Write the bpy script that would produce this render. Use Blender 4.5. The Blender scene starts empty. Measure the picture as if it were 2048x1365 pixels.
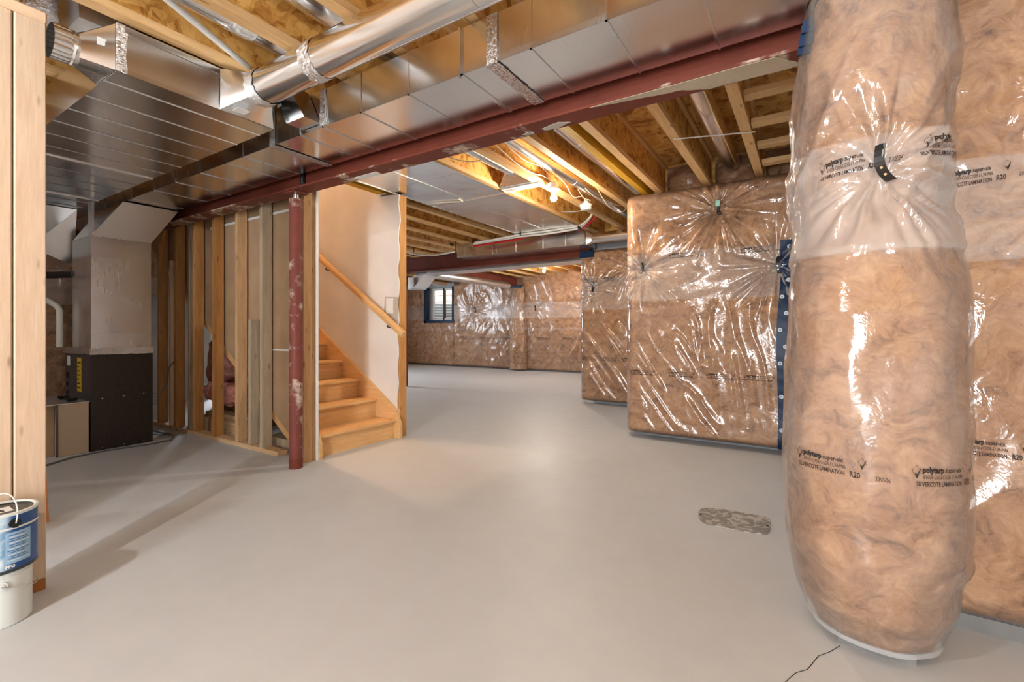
import bpy, bmesh, math, random
import numpy as np
from mathutils import Vector, Matrix

random.seed(7)
rng = np.random.default_rng(11)
sc = bpy.context.scene
col = sc.collection

# ------------------------------------------------------------------ camera
F_PX, HORIZON, CAM_H = 929.0, 660.0, 1.05
YAW = math.atan(591 / 929.0)
cam_d = bpy.data.cameras.new('camera')
cam_d.sensor_width = 36.0
cam_d.lens = F_PX / 2048 * 36.0
cam_d.shift_y = -(682.5 - HORIZON) / 2048
cam_d.clip_start = 0.02
cam = bpy.data.objects.new('camera', cam_d)
cam.location = (0, 0, CAM_H)
cam.rotation_euler = (math.pi / 2, 0, YAW)
col.objects.link(cam)
sc.camera = cam

# ------------------------------------------------------------------ world, lights, exposure
world = bpy.data.worlds.new('world')
sc.world = world
world.use_nodes = True
bg = world.node_tree.nodes['Background']
bg.inputs[0].default_value = (0.80, 0.90, 1.0, 1)
bg.inputs[1].default_value = 2.2

def area(name, loc, rot, sx, sy, power, color):
    d = bpy.data.lights.new(name, 'AREA')
    d.shape = 'RECTANGLE'; d.size = sx; d.size_y = sy
    d.energy = power; d.color = color
    o = bpy.data.objects.new(name, d)
    o.location = loc; o.rotation_euler = rot
    col.objects.link(o)
    return o

# daylight through the glazed door behind the camera (its tall reflection stands on the pilaster's film) and through
# the left window of the far room (its cool reflection lies on the far wall's film); both stand at their openings
area('door_rear_offscreen', (-.15, -3.77, 1.10), (math.pi / 2, 0, 0), 0.95, 1.95, 110, (0.93, 0.97, 1.0))
area('window_left_offscreen', (-10.72, 6.0, 1.75), (math.pi / 2, 0, -math.pi / 2), 1.4, 0.84, 150, (0.80, 0.90, 1.0))

sc.view_settings.view_transform = 'Standard'
sc.view_settings.look = 'None'
sc.view_settings.gamma = 1.0
sc.view_settings.use_curve_mapping = False
sc.view_settings.exposure = 0.95
sc.cycles.max_bounces = 7
sc.cycles.glossy_bounces = 3
sc.cycles.diffuse_bounces = 3
sc.cycles.adaptive_threshold = 0.06

# ------------------------------------------------------------------ helpers
OFF = {}

class MB:
    """collects geometry in world coordinates; build() links it as one mesh object"""
    def __init__(self):
        self.v = []; self.f = []
    def add(self, verts, faces):
        n = len(self.v)
        self.v += [tuple(p) for p in verts]
        self.f += [tuple(i + n for i in q) for q in faces]
        return self
    def box(self, x0, x1, y0, y1, z0, z1):
        if x0 > x1: x0, x1 = x1, x0
        if y0 > y1: y0, y1 = y1, y0
        if z0 > z1: z0, z1 = z1, z0
        return self.hexa([(x0, y0, z0), (x1, y0, z0), (x1, y1, z0), (x0, y1, z0)],
                         [(x0, y0, z1), (x1, y0, z1), (x1, y1, z1), (x0, y1, z1)])
    def hexa(self, a, b):
        """frustum between two quads (counter-clockwise seen from b's side)"""
        return self.add(list(a) + list(b), [(3, 2, 1, 0), (4, 5, 6, 7), (0, 1, 5, 4), (1, 2, 6, 5), (2, 3, 7, 6), (3, 0, 4, 7)])
    def prism(self, poly, axis, a0, a1):
        """2-D polygon extruded along an axis; poly gives the other two coordinates in xyz order"""
        def P(p, a):
            if axis == 'x': return (a, p[0], p[1])
            if axis == 'y': return (p[0], a, p[1])
            return (p[0], p[1], a)
        n = len(poly)
        vs = [P(p, a0) for p in poly] + [P(p, a1) for p in poly]
        fs = [tuple(range(n)), tuple(range(2 * n - 1, n - 1, -1))]
        fs += [(i, i + n, (i + 1) % n + n, (i + 1) % n) for i in range(n)]
        return self.add(vs, fs)
    def tube(self, pts, r, n=12, cap=True, rr=None):
        pts = [Vector(p) for p in pts]
        rad = rr if rr else [r] * len(pts)
        rings = []
        up = None
        for i, p in enumerate(pts):
            t = (pts[min(i + 1, len(pts) - 1)] - pts[max(i - 1, 0)])
            t = t.normalized() if t.length > 1e-9 else Vector((0, 0, 1))
            if up is None:
                up = Vector((0, 0, 1)) if abs(t.z) < .9 else Vector((1, 0, 0))
            a = t.cross(up)
            if a.length < 1e-6: a = t.cross(Vector((1, 0.3, 0)))
            a.normalize(); b = a.cross(t).normalized(); up = b
            rings.append([p + (a * math.cos(k * 2 * math.pi / n) + b * math.sin(k * 2 * math.pi / n)) * rad[i] for k in range(n)])
        vs = [v for r_ in rings for v in r_]
        fs = []
        for i in range(len(pts) - 1):
            for k in range(n):
                fs.append((i * n + k, i * n + (k + 1) % n, (i + 1) * n + (k + 1) % n, (i + 1) * n + k))
        if cap:
            fs.append(tuple(range(n - 1, -1, -1)))
            fs.append(tuple((len(pts) - 1) * n + k for k in range(n)))
        return self.add(vs, fs)
    def lathe(self, prof, c, n=32, cap=True):
        """profile of (radius, z) around a vertical axis at c=(x, y)"""
        vs = []
        for r, z in prof:
            vs += [(c[0] + r * math.cos(k * 2 * math.pi / n), c[1] + r * math.sin(k * 2 * math.pi / n), z) for k in range(n)]
        fs = []
        for i in range(len(prof) - 1):
            for k in range(n):
                fs.append((i * n + k, i * n + (k + 1) % n, (i + 1) * n + (k + 1) % n, (i + 1) * n + k))
        if cap:
            fs.append(tuple(range(n - 1, -1, -1)))
            fs.append(tuple((len(prof) - 1) * n + k for k in range(n)))
        return self.add(vs, fs)
    def build(self, name, mat, parent=None, smooth=None, bevel=0, origin=None):
        vs = np.array(self.v, dtype=float)
        if parent is not None:
            off = np.array(OFF[parent.name])
        elif origin is not None:
            off = np.array(origin, dtype=float)
        else:
            lo, hi = vs.min(0), vs.max(0)
            off = np.array([(lo[0] + hi[0]) / 2, (lo[1] + hi[1]) / 2, lo[2]])
        me = bpy.data.meshes.new(name)
        me.from_pydata((vs - off).tolist(), [], self.f)
        me.validate()
        if bevel:
            bm = bmesh.new(); bm.from_mesh(me)
            bmesh.ops.bevel(bm, geom=bm.edges[:], offset=bevel, segments=1, affect='EDGES', clamp_overlap=True)
            bm.to_mesh(me); bm.free()
        if smooth is not None:
            for p in me.polygons: p.use_smooth = True
            me.set_sharp_from_angle(angle=math.radians(smooth))
        me.materials.append(MAT[mat] if isinstance(mat, str) else mat)
        o = bpy.data.objects.new(name, me)
        col.objects.link(o)
        if parent is not None:
            o.parent = parent
        else:
            o.location = off
        OFF[o.name] = tuple(off)
        return o

def tag(o, label=None, cat=None, group=None, kind=None):
    if label: o['label'] = label
    if cat: o['category'] = cat
    if group: o['group'] = group
    if kind: o['kind'] = kind
    return o

def thing(name, label, cat, loc=(0, 0, 0), group=None, kind=None):
    o = bpy.data.objects.new(name, None)
    o.empty_display_size = .1
    o.location = loc
    col.objects.link(o)
    OFF[o.name] = tuple(loc)
    return tag(o, label, cat, group, kind)

def box(name, mat, parent, x0, x1, y0, y1, z0, z1, bevel=0):
    return MB().box(x0, x1, y0, y1, z0, z1).build(name, mat, parent, bevel=bevel)

# 2-D value noise on arrays
_lat = rng.random((256, 256))
def vnoise(x, y, seed=0):
    x = np.asarray(x, float) + seed * 17.31; y = np.asarray(y, float) + seed * 9.77
    xi = np.floor(x).astype(int); yi = np.floor(y).astype(int)
    fx = x - xi; fy = y - yi
    fx = fx * fx * (3 - 2 * fx); fy = fy * fy * (3 - 2 * fy)
    g = lambda i, j: _lat[i % 256, j % 256]
    return (g(xi, yi) * (1 - fx) + g(xi + 1, yi) * fx) * (1 - fy) + (g(xi, yi + 1) * (1 - fx) + g(xi + 1, yi + 1) * fx) * fy

def fbm(x, y, seed=0, o=3):
    s = 0; a = .5
    for k in range(o):
        s = s + a * vnoise(x * 2 ** k, y * 2 ** k, seed + k * 3); a *= .5
    return s

# ------------------------------------------------------------------ materials
MAT = {}
class NT:
    def __init__(self, name):
        m = bpy.data.materials.new(name); m.use_nodes = True
        self.m = m; self.t = m.node_tree
        self.t.nodes.clear()
        self.out = self.t.nodes.new('ShaderNodeOutputMaterial')
        MAT[name] = m
    def n(self, kind, **kw):
        nd = self.t.nodes.new('ShaderNode' + kind)
        for k, v in kw.items():
            k2 = k.replace('_', ' ')
            if k2 in [i.name for i in nd.inputs] or k2.title() in [i.name for i in nd.inputs]:
                s = nd.inputs[k2] if k2 in [i.name for i in nd.inputs] else nd.inputs[k2.title()]
                if hasattr(v, 'bl_idname') or isinstance(v, bpy.types.NodeSocket): self.t.links.new(v, s)
                else: s.default_value = v
            else:
                setattr(nd, k, v)
        return nd
    def link(self, a, b): self.t.links.new(a, b)
    def coords(self, scale=(1, 1, 1), rot=(0, 0, 0), rand=True):
        tc = self.n('TexCoord')
        src = tc.outputs['Object']
        if rand:
            oi = self.n('ObjectInfo')
            mu = self.n('VectorMath', operation='ADD')
            cb = self.n('CombineXYZ')
            m1 = self.n('Math', operation='MULTIPLY'); m1.inputs[1].default_value = 37.0
            self.link(oi.outputs['Random'], m1.inputs[0])
            for i in range(3): self.link(m1.outputs[0], cb.inputs[i])
            self.link(src, mu.inputs[0]); self.link(cb.outputs[0], mu.inputs[1])
            src = mu.outputs[0]
        mp = self.n('Mapping')
        mp.inputs['Scale'].default_value = scale
        mp.inputs['Rotation'].default_value = rot
        self.link(src, mp.inputs['Vector'])
        return mp.outputs[0]
    def noise(self, vec, scale, detail=3, rough=.55, dist=0):
        nd = self.n('TexNoise'); nd.inputs['Scale'].default_value = scale
        nd.inputs['Detail'].default_value = detail; nd.inputs['Roughness'].default_value = rough
        nd.inputs['Distortion'].default_value = dist
        self.link(vec, nd.inputs['Vector'])
        return nd.outputs['Fac']
    def ramp(self, fac, stops):
        r = self.n('ValToRGB')
        e = r.color_ramp.elements
        while len(e) < len(stops): e.new(.5)
        for k, (p, c) in enumerate(stops):
            e[k].position = p; e[k].color = (c[0], c[1], c[2], 1) if len(c) == 3 else c
        self.link(fac, r.inputs[0])
        return r.outputs[0]
    def framp(self, fac, a, b, lo=0., hi=1.):
        r = self.n('MapRange'); r.clamp = True
        for k, v in zip(('From Min', 'From Max', 'To Min', 'To Max'), (a, b, lo, hi)): r.inputs[k].default_value = v
        self.link(fac, r.inputs['Value'])
        return r.outputs[0]
    def mix(self, fac, a, b, mode='MIX'):
        x = self.n('MixRGB', blend_type=mode)
        for s, v in zip(x.inputs, (fac, a, b)):
            if isinstance(v, bpy.types.NodeSocket): self.link(v, s)
            elif isinstance(v, (int, float)): s.default_value = v
            else: s.default_value = (v[0], v[1], v[2], 1)
        return x.outputs[0]
    def math(self, op, a, b=0.):
        x = self.n('Math', operation=op)
        for s, v in zip(x.inputs, (a, b)):
            if isinstance(v, bpy.types.NodeSocket): self.link(v, s)
            else: s.default_value = v
        return x.outputs[0]
    def bump(self, h, strength=.3, dist=.01):
        b = self.n('Bump'); b.inputs['Strength'].default_value = strength; b.inputs['Distance'].default_value = dist
        self.link(h, b.inputs['Height'])
        return b.outputs[0]
    def pbr(self, color, rough=.6, metal=0., normal=None, spec=.5, **kw):
        p = self.n('BsdfPrincipled')
        for nm, v in (('Base Color', color), ('Roughness', rough), ('Metallic', metal), ('Specular IOR Level', spec)) + tuple((k.replace('_', ' '), v) for k, v in kw.items()):
            s = p.inputs[nm]
            if isinstance(v, bpy.types.NodeSocket): self.link(v, s)
            elif isinstance(v, (int, float)): s.default_value = v
            else: s.default_value = (*v, 1) if len(v) == 3 else v
        if normal is not None: self.link(normal, p.inputs['Normal'])
        self.link(p.outputs[0], self.out.inputs['Surface'])
        return p

def srgb(r, g, b):
    f = lambda c: (c / 255) / 12.92 if c <= 10 else (((c / 255) + .055) / 1.055) ** 2.4
    return (f(r), f(g), f(b))

def plain(name, rgb, rough=.6, metal=0., spec=.5, **kw):
    NT(name).pbr(rgb, rough, metal, spec=spec, **kw)

def wood(name, axis, light, dark, knots=True, rough=.65):
    t = NT(name)
    sc_ = {'x': (1.2, 14, 14), 'y': (14, 1.2, 14), 'z': (14, 14, 1.2)}[axis]
    v = t.coords(sc_)
    n1 = t.noise(v, 1.6, 4, .6, 1.2)
    n2 = t.noise(v, 9, 3, .6)
    c = t.ramp(n1, [(.28, dark), (.62, light)])
    c = t.mix(.28, c, t.ramp(n2, [(.3, tuple(x * .75 for x in light)), (.7, tuple(min(1, x * 1.12) for x in light))]))
    oi = t.n('ObjectInfo')
    c = t.mix(1.0, c, t.ramp(oi.outputs['Random'], [(0, (.84, .82, .80)), (1, (1.06, 1.05, 1.04))]), 'MULTIPLY')
    if knots:
        kv = t.coords({'x': (4, 14, 14), 'y': (14, 4, 14), 'z': (14, 14, 4)}[axis])
        vo = t.n('TexVoronoi'); t.link(kv, vo.inputs['Vector']); vo.inputs['Scale'].default_value = 1.0
        k = t.framp(vo.outputs['Distance'], .06, .14, 1, 0)
        c = t.mix(t.math('MULTIPLY', k, .55), c, srgb(110, 62, 30))
    t.pbr(c, rough, normal=t.bump(n2, .15, .004), spec=.3)

wood('wood_x', 'x', srgb(226, 188, 142), srgb(196, 150, 103))
wood('wood_y', 'y', srgb(228, 190, 142), srgb(200, 150, 100))
wood('wood_z', 'z', srgb(222, 182, 136), srgb(190, 145, 99))
wood('wood_pale_z', 'z', srgb(238, 210, 182), srgb(222, 190, 158))
wood('wood_pale_y', 'y', srgb(236, 205, 172), srgb(214, 178, 140))
wood('wood_stud_z', 'z', srgb(214, 160, 100), srgb(178, 122, 68))
wood('wood_grey_z', 'z', srgb(196, 178, 152), srgb(160, 140, 116))
wood('wood_flange_y', 'y', srgb(238, 196, 140), srgb(208, 156, 98))
wood('wood_block_x', 'x', srgb(226, 188, 136), srgb(200, 156, 104))
wood('pine_x', 'x', srgb(240, 196, 140), srgb(224, 168, 108), knots=False, rough=.4)
wood('pine_y', 'y', srgb(240, 196, 140), srgb(222, 166, 106), knots=True, rough=.4)
wood('lvl_yellow', 'y', srgb(226, 176, 52), srgb(196, 142, 30), knots=False)
wood('lumber_x', 'x', srgb(224, 190, 148), srgb(198, 160, 118))

def osb(name, light, mid, dark, scale=1.0):
    t = NT(name)
    base = t.coords((1, 1, 1))
    w = t.n('TexNoise'); w.inputs['Scale'].default_value = 3.0 * scale; w.inputs['Detail'].default_value = 2
    t.link(base, w.inputs['Vector'])
    off = t.n('VectorMath', operation='MULTIPLY_ADD')
    t.link(w.outputs['Color'], off.inputs[0]); off.inputs[1].default_value = (.35, .35, .35); t.link(base, off.inputs[2])
    cs = []
    for k, (sx, sy, sz) in enumerate(((9, 26, 14), (24, 9, 12), (15, 17, 30))):
        mp = t.n('Mapping'); mp.inputs['Scale'].default_value = (sx * scale, sy * scale, sz * scale)
        mp.inputs['Rotation'].default_value = (.3 * k, .5 * k, .9 * k)
        t.link(off.outputs[0], mp.inputs['Vector'])
        vo = t.n('TexVoronoi'); vo.inputs['Scale'].default_value = 1.0
        t.link(mp.outputs[0], vo.inputs['Vector'])
        sp = t.n('SeparateXYZ'); t.link(vo.outputs['Color'], sp.inputs[0])
        cs.append(sp.outputs[0])
    a = t.math('MULTIPLY', t.math('ADD', t.math('ADD', cs[0], cs[1]), cs[2]), 1 / 3)
    g = t.noise(base, 60, 2)
    a = t.math('ADD', t.math('MULTIPLY', a, .8), t.math('MULTIPLY', g, .2))
    c = t.ramp(a, [(.24, dark), (.42, mid), (.70, light)])
    t.pbr(c, .6, normal=t.bump(a, .25, .004), spec=.3)

osb('osb_web', srgb(234, 182, 104), srgb(212, 152, 74), srgb(164, 106, 46))
osb('osb_floor', srgb(230, 184, 112), srgb(208, 152, 78), srgb(158, 104, 48), .7)

def galv(name, rgb=(.86, .87, .88), rough=.24, streak='z'):
    t = NT(name)
    v = t.coords((1, 1, 1))
    n1 = t.noise(v, 1.7, 2)
    s = {'z': (90, 90, 4), 'x': (4, 90, 90), 'y': (90, 4, 90)}[streak]
    n2 = t.noise(t.coords(s), 1.0, 2)
    c = t.mix(t.framp(n2, .35, .7, 0, .22), rgb, tuple(x * .84 for x in rgb))
    r = t.math('ADD', t.framp(n1, .3, .7, rough - .05, rough + .06), t.framp(n2, .3, .7, -.008, .012))
    t.pbr(c, r, 1.0, normal=t.bump(n1, .18, .05))
galv('galv', streak='z')
galv('galv_y', streak='y', rough=.2)
galv('galv_x', streak='x', rough=.17, rgb=(.82, .82, .82))
galv('galv_dull', rgb=(.80, .81, .82), rough=.36)

def foil():
    t = NT('foil_tape')
    v = t.coords()
    n = t.noise(v, 60, 4, .7, 1.5)
    t.pbr((.84, .84, .83), .22, 1.0, normal=t.bump(n, .9, .01))
foil()

def steel_red(name, white, grime=.4, base=srgb(118, 58, 44)):
    t = NT(name)
    v = t.coords()
    n1 = t.noise(v, 3.0, 4, .6, .4); n2 = t.noise(v, 26, 4, .7); n3 = t.noise(v, 1.3, 2)
    c = t.mix(t.framp(n1, .35, .75), base, tuple(x * .72 for x in base))
    w = t.math('MULTIPLY', t.framp(n1, white, white + .07), t.framp(n2, .38, .56))
    sp = t.framp(n2, .70, .76, 0, grime)
    c = t.mix(t.math('MAXIMUM', w, sp), c, srgb(204, 184, 166))
    t.pbr(c, t.framp(n3, .3, .7, .42, .6), normal=t.bump(n2, .15, .003), spec=.2)
steel_red('steel_red', .545, .5)
steel_red('steel_red_clean', .95, .06, srgb(118, 58, 44))
steel_red('steel_red_scuffed', .56, .7, srgb(130, 70, 62))
steel_red('steel_red_plastered', .40, .5)
steel_red('steel_rust', .93, .15, srgb(118, 58, 44))

def concrete(name, a, b, rough=.55, scale=1.0, spec=.4, fine=.05):
    t = NT(name)
    v = t.coords(rand=False)
    n1 = t.noise(v, .6 * scale, 4, .6, .6); n2 = t.noise(v, 6 * scale, 4, .65); n3 = t.noise(v, 70, 2)
    c = t.mix(t.framp(n1, .3, .7), a, b)
    c = t.mix(t.framp(n2, .3, .75, 0, .30), c, tuple(x * .86 for x in a))
    c = t.mix(t.framp(n3, .72, .8, 0, fine * 4), c, tuple(x * .6 for x in a))
    t.pbr(c, t.framp(n1, .3, .7, rough - .1, rough + .08), normal=t.bump(n2, .08, .006), spec=spec)
concrete('floor_concrete', srgb(201, 204, 207), srgb(212, 214, 216), .5)
concrete('wall_concrete', srgb(150, 152, 156), srgb(172, 172, 172), .85)
concrete('patch_concrete', srgb(150, 148, 144), srgb(172, 168, 160), .9, 6)
concrete('plaster', srgb(178, 160, 136), srgb(202, 186, 162), .9, 8, fine=.35)
concrete('footing_concrete', srgb(112, 112, 112), srgb(142, 140, 137), .85, 4, fine=.3)

def drywall():
    t = NT('drywall')
    v = t.coords(rand=False)
    n = t.noise(v, 2.2, 3); n2 = t.noise(v, 120, 2)
    c = t.mix(t.framp(n, .35, .7), srgb(240, 234, 228), srgb(228, 222, 216))
    t.pbr(c, .75, normal=t.bump(n2, .05, .002), spec=.25)
    t = NT('drywall_paper')
    v = t.coords(rand=False)
    n = t.noise(v, 3, 4)
    t.pbr(t.mix(t.framp(n, .3, .7), srgb(188, 158, 126), srgb(170, 138, 106)), .85, spec=.2)
drywall()

def batt(name, light, mid, dark, sc=1.0):
    t = NT(name)
    v = t.coords(rand=False)
    w = t.n('TexNoise'); w.inputs['Scale'].default_value = 4.5 * sc; w.inputs['Detail'].default_value = 3
    t.link(v, w.inputs['Vector'])
    off = t.n('VectorMath', operation='MULTIPLY_ADD')
    t.link(w.outputs['Color'], off.inputs[0]); off.inputs[1].default_value = (.26, .26, .26); t.link(v, off.inputs[2])
    mp = t.n('Mapping'); mp.inputs['Scale'].default_value = (1, 1, 1.5); t.link(off.outputs[0], mp.inputs['Vector'])
    n1 = t.noise(mp.outputs[0], 8.5 * sc, 6, .64, .5)
    n2 = t.noise(off.outputs[0], 40 * sc, 4, .75, .5)
    a = t.math('ADD', t.math('MULTIPLY', n1, .68), t.math('MULTIPLY', n2, .32))
    c = t.ramp(a, [(.34, dark), (.45, mid), (.54, tuple((x + y) / 2 for x, y in zip(mid, light))), (.63, light)])
    t.pbr(c, .95, normal=t.bump(a, .8, .02), spec=.1)
batt('batt', srgb(206, 161, 118), srgb(170, 121, 80), srgb(108, 70, 42))

def film(name, milk, bands, gloss_rough=.13, fres=.16, bumps=.35, tint=(.93, .90, .88), bscale=9, fmul=.9):
    """clear polyethylene sheet: sees through to the batt, shines at grazing angles, milky where it is doubled.
    bands: list of (z0, z1, milk)"""
    t = NT(name)
    v = t.coords(rand=False)
    tc = t.n('TexCoord'); sp = t.n('SeparateXYZ'); t.link(tc.outputs['Object'], sp.inputs[0])
    n = t.noise(v, 2.6, 3, .6, .5)
    wob = t.math('ADD', sp.outputs[2], t.math('MULTIPLY', t.math('SUBTRACT', t.noise(v, 1.5, 1), .5), .05))
    m = t.math('MULTIPLY', t.framp(n, .3, .7, .55, 1.45), milk)
    for z0, z1, mk in bands:
        b = t.math('MULTIPLY', t.framp(wob, z0 - .004, z0 + .004), t.framp(wob, z1 - .004, z1 + .004, 1, 0))
        m = t.math('ADD', m, t.math('MULTIPLY', t.math('MULTIPLY', b, mk), t.framp(n, .3, .7, .8, 1.2)))
    h = t.math('ADD', t.noise(v, bscale, 3, .6, 2.2), t.math('MULTIPLY', t.noise(v, bscale * 3.4, 2, .5, 1.0), .18))
    nrm = t.bump(h, bumps, .02)
    tr = t.n('BsdfTransparent'); tr.inputs[0].default_value = (.97, .965, .955, 1)
    di = t.n('BsdfDiffuse'); di.inputs[0].default_value = (*tint, 1); t.link(nrm, di.inputs['Normal'])
    m1 = t.n('MixShader'); t.link(m, m1.inputs[0]); t.link(tr.outputs[0], m1.inputs[1]); t.link(di.outputs[0], m1.inputs[2])
    gl = t.n('BsdfGlossy'); gl.inputs['Roughness'].default_value = gloss_rough; gl.inputs[0].default_value = (1, 1, 1, 1)
    t.link(nrm, gl.inputs['Normal'])
    fr = t.n('Fresnel'); fr.inputs['IOR'].default_value = 1.5; t.link(nrm, fr.inputs['Normal'])
    fac = t.math('MINIMUM', t.math('ADD', t.math('MULTIPLY', fr.outputs[0], fmul), fres * .25), .7)
    m2 = t.n('MixShader'); t.link(fac, m2.inputs[0]); t.link(m1.outputs[0], m2.inputs[1]); t.link(gl.outputs[0], m2.inputs[2])
    t.link(m2.outputs[0], t.out.inputs['Surface'])
film('film_near', .12, [(1.29, 1.645, .17), (.0, .062, .30)], .12, .10, .11)
film('film_side', .07, [(1.29, 1.63, .15)], .12, .10, .20)
film('film_mid', .06, [(1.333, 1.775, .15)], .11, .12, .18, bscale=8)
film('film_back', .06, [(1.333, 1.775, .15)], .11, .12, .18, bscale=8)
film('film_far', .06, [(1.05, 1.10, .08), (1.35, 1.75, .15)], .24, .04, .20, bscale=5, fmul=.6)

plain('ink', srgb(40, 32, 28), .7)
plain('black_plastic', srgb(26, 25, 24), .4)
plain('black_metal', srgb(34, 32, 31), .5)
plain('rivet', (.75, .75, .74), .25, 1.0)
plain('white_plastic', srgb(236, 234, 228), .35)
plain('pvc', srgb(226, 220, 206), .4)
plain('white_paper', srgb(236, 236, 232), .7)
plain('yellow_label', srgb(226, 190, 40), .5)
plain('red_pex', srgb(196, 28, 38), .35)
plain('cable_white', srgb(236, 226, 208), .45)
plain('cable_grey', srgb(120, 122, 122), .45)
plain('tape_blue', srgb(12, 40, 72), .4, spec=.3)
plain('tape_mark', srgb(214, 222, 228), .5)
plain('turquoise', srgb(150, 206, 196), .5)
plain('window_vinyl', srgb(232, 230, 224), .4)
plain('window_vinyl_dark', srgb(72, 64, 56), .5)
plain('beige_metal', srgb(214, 192, 164), .45, 0, .4)
plain('added_block_brown', srgb(150, 112, 78), .8)
plain('joint_compound', srgb(238, 236, 232), .8)
plain('wood_preserve', srgb(176, 108, 50), .6)
plain('sealant_white', srgb(226, 222, 214), .6)
plain('dark_matte', srgb(34, 31, 28), .9)  # near-black flat colour of the floor crack and screw slots
plain('cement_stain', srgb(196, 186, 172), .9)

def furnace_brown():
    t = NT('furnace_brown')
    v = t.coords(); n = t.noise(v, 30, 3)
    t.pbr(t.mix(t.framp(n, .35, .7), srgb(62, 52, 44), srgb(54, 45, 38)), .36, .25, spec=.5)
    t = NT('furnace_grey')
    v = t.coords(); n = t.noise(v, 5, 3)
    t.pbr(t.mix(t.framp(n, .3, .7), srgb(98, 96, 100), srgb(84, 82, 88)), .3, .5)
    t = NT('rusty_beige')
    v = t.coords(); n = t.noise(v, 16, 4, .7)
    t.pbr(t.mix(t.framp(n, .60, .70), srgb(206, 176, 138), srgb(120, 84, 50)), .55, .1)
furnace_brown()

def pink():
    t = NT('pink_batt')
    v = t.coords(); n = t.noise(v, 9, 5, .65, 1.0)
    t.pbr(t.ramp(n, [(.3, srgb(150, 84, 74)), (.5, srgb(216, 146, 130)), (.7, srgb(240, 190, 176))]), .8, normal=t.bump(n, .8, .02), spec=.2)
    t = NT('bag_film')
    v = t.coords(); n = t.noise(v, 14, 3, .6, 1.5)
    tr = t.n('BsdfTransparent'); gl = t.n('BsdfGlossy'); gl.inputs['Roughness'].default_value = .15
    t.link(t.bump(n, .8, .02), gl.inputs['Normal'])
    m2 = t.n('MixShader'); m2.inputs[0].default_value = .10
    t.link(tr.outputs[0], m2.inputs[1]); t.link(gl.outputs[0], m2.inputs[2]); t.link(m2.outputs[0], t.out.inputs['Surface'])
pink()

def glass():
    t = NT('glass')
    tr = t.n('BsdfTransparent'); gl = t.n('BsdfGlossy'); gl.inputs['Roughness'].default_value = .02
    fr = t.n('Fresnel'); fr.inputs['IOR'].default_value = 1.45
    m2 = t.n('MixShader'); t.link(fr.outputs[0], m2.inputs[0])
    t.link(tr.outputs[0], m2.inputs[1]); t.link(gl.outputs[0], m2.inputs[2]); t.link(m2.outputs[0], t.out.inputs['Surface'])
glass()

def emit(name, rgb, s):
    t = NT(name); e = t.n('Emission'); e.inputs[0].default_value = (*rgb, 1); e.inputs[1].default_value = s
    t.link(e.outputs[0], t.out.inputs['Surface'])
emit('bulb_glow', (1.0, .86, .66), 680)
emit('bulb_glow_near', (.95, .985, 1.0), 1300)
emit('bulb_glow_far', (1.0, .95, .88), 1100)
emit('bulb_glow_stairs', (1.0, .62, .34), 470)
emit('added_glow_utility', (.94, .97, 1.0), 430)

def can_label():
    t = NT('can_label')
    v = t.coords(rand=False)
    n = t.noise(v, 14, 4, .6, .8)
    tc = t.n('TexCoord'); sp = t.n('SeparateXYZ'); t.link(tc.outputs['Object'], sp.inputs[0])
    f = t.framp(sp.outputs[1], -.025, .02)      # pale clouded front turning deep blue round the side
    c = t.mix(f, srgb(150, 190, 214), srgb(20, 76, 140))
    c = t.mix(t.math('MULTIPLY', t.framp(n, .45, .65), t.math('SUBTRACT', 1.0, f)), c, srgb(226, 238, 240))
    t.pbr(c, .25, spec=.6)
can_label()
plain('can_text_panel', srgb(150, 186, 216), .3)
plain('can_white', srgb(222, 226, 222), .3)
plain('can_blue_ink', srgb(30, 84, 148), .4)
plain('can_lid', srgb(70, 74, 76), .3, .6)

# ------------------------------------------------------------------ pixel helpers (2048 x 1365 frame)
_S, _C = math.sin(YAW), math.cos(YAW)
def x_at(px, y):
    """X of the vertical plane through a pixel column where it meets depth plane Y = y"""
    u = (px - 1024) / F_PX
    return (u * _C - _S) / (u * _S + _C) * y

JB, SUB = 2.40, 2.72            # joist underside, subfloor underside

# ------------------------------------------------------------------ room shell
def struct(name, mb, mat, **kw):
    return tag(mb.build(name, mat, **kw), kind='structure')

fl = MB().box(-10.9, 3.0, -3.9, 10.9, -.12, 0)
floor = tag(fl.build('floor', 'floor_concrete', origin=(0, 0, 0)), 'pale grey concrete floor slab of the basement', None, kind='structure')
# hairline crack in front of the pilaster
ck = MB()
pts = [(-.16, 1.50), (-.10, 1.56), (-.057, 1.60), (-.03, 1.665), (.0, 1.70), (.03, 1.79), (.06, 1.83), (.091, 1.885)]
for a, b in zip(pts[:-1], pts[1:]):
    d = Vector((b[0] - a[0], b[1] - a[1], 0)).normalized(); n = Vector((-d.y, d.x, 0)) * .0012
    ck.add([(a[0] - n.x, a[1] - n.y, .0006), (a[0] + n.x, a[1] + n.y, .0006), (b[0] + n.x, b[1] + n.y, .0006), (b[0] - n.x, b[1] - n.y, .0006)], [(0, 3, 2, 1)])
ck.build('crack', 'dark_matte', floor)

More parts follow.
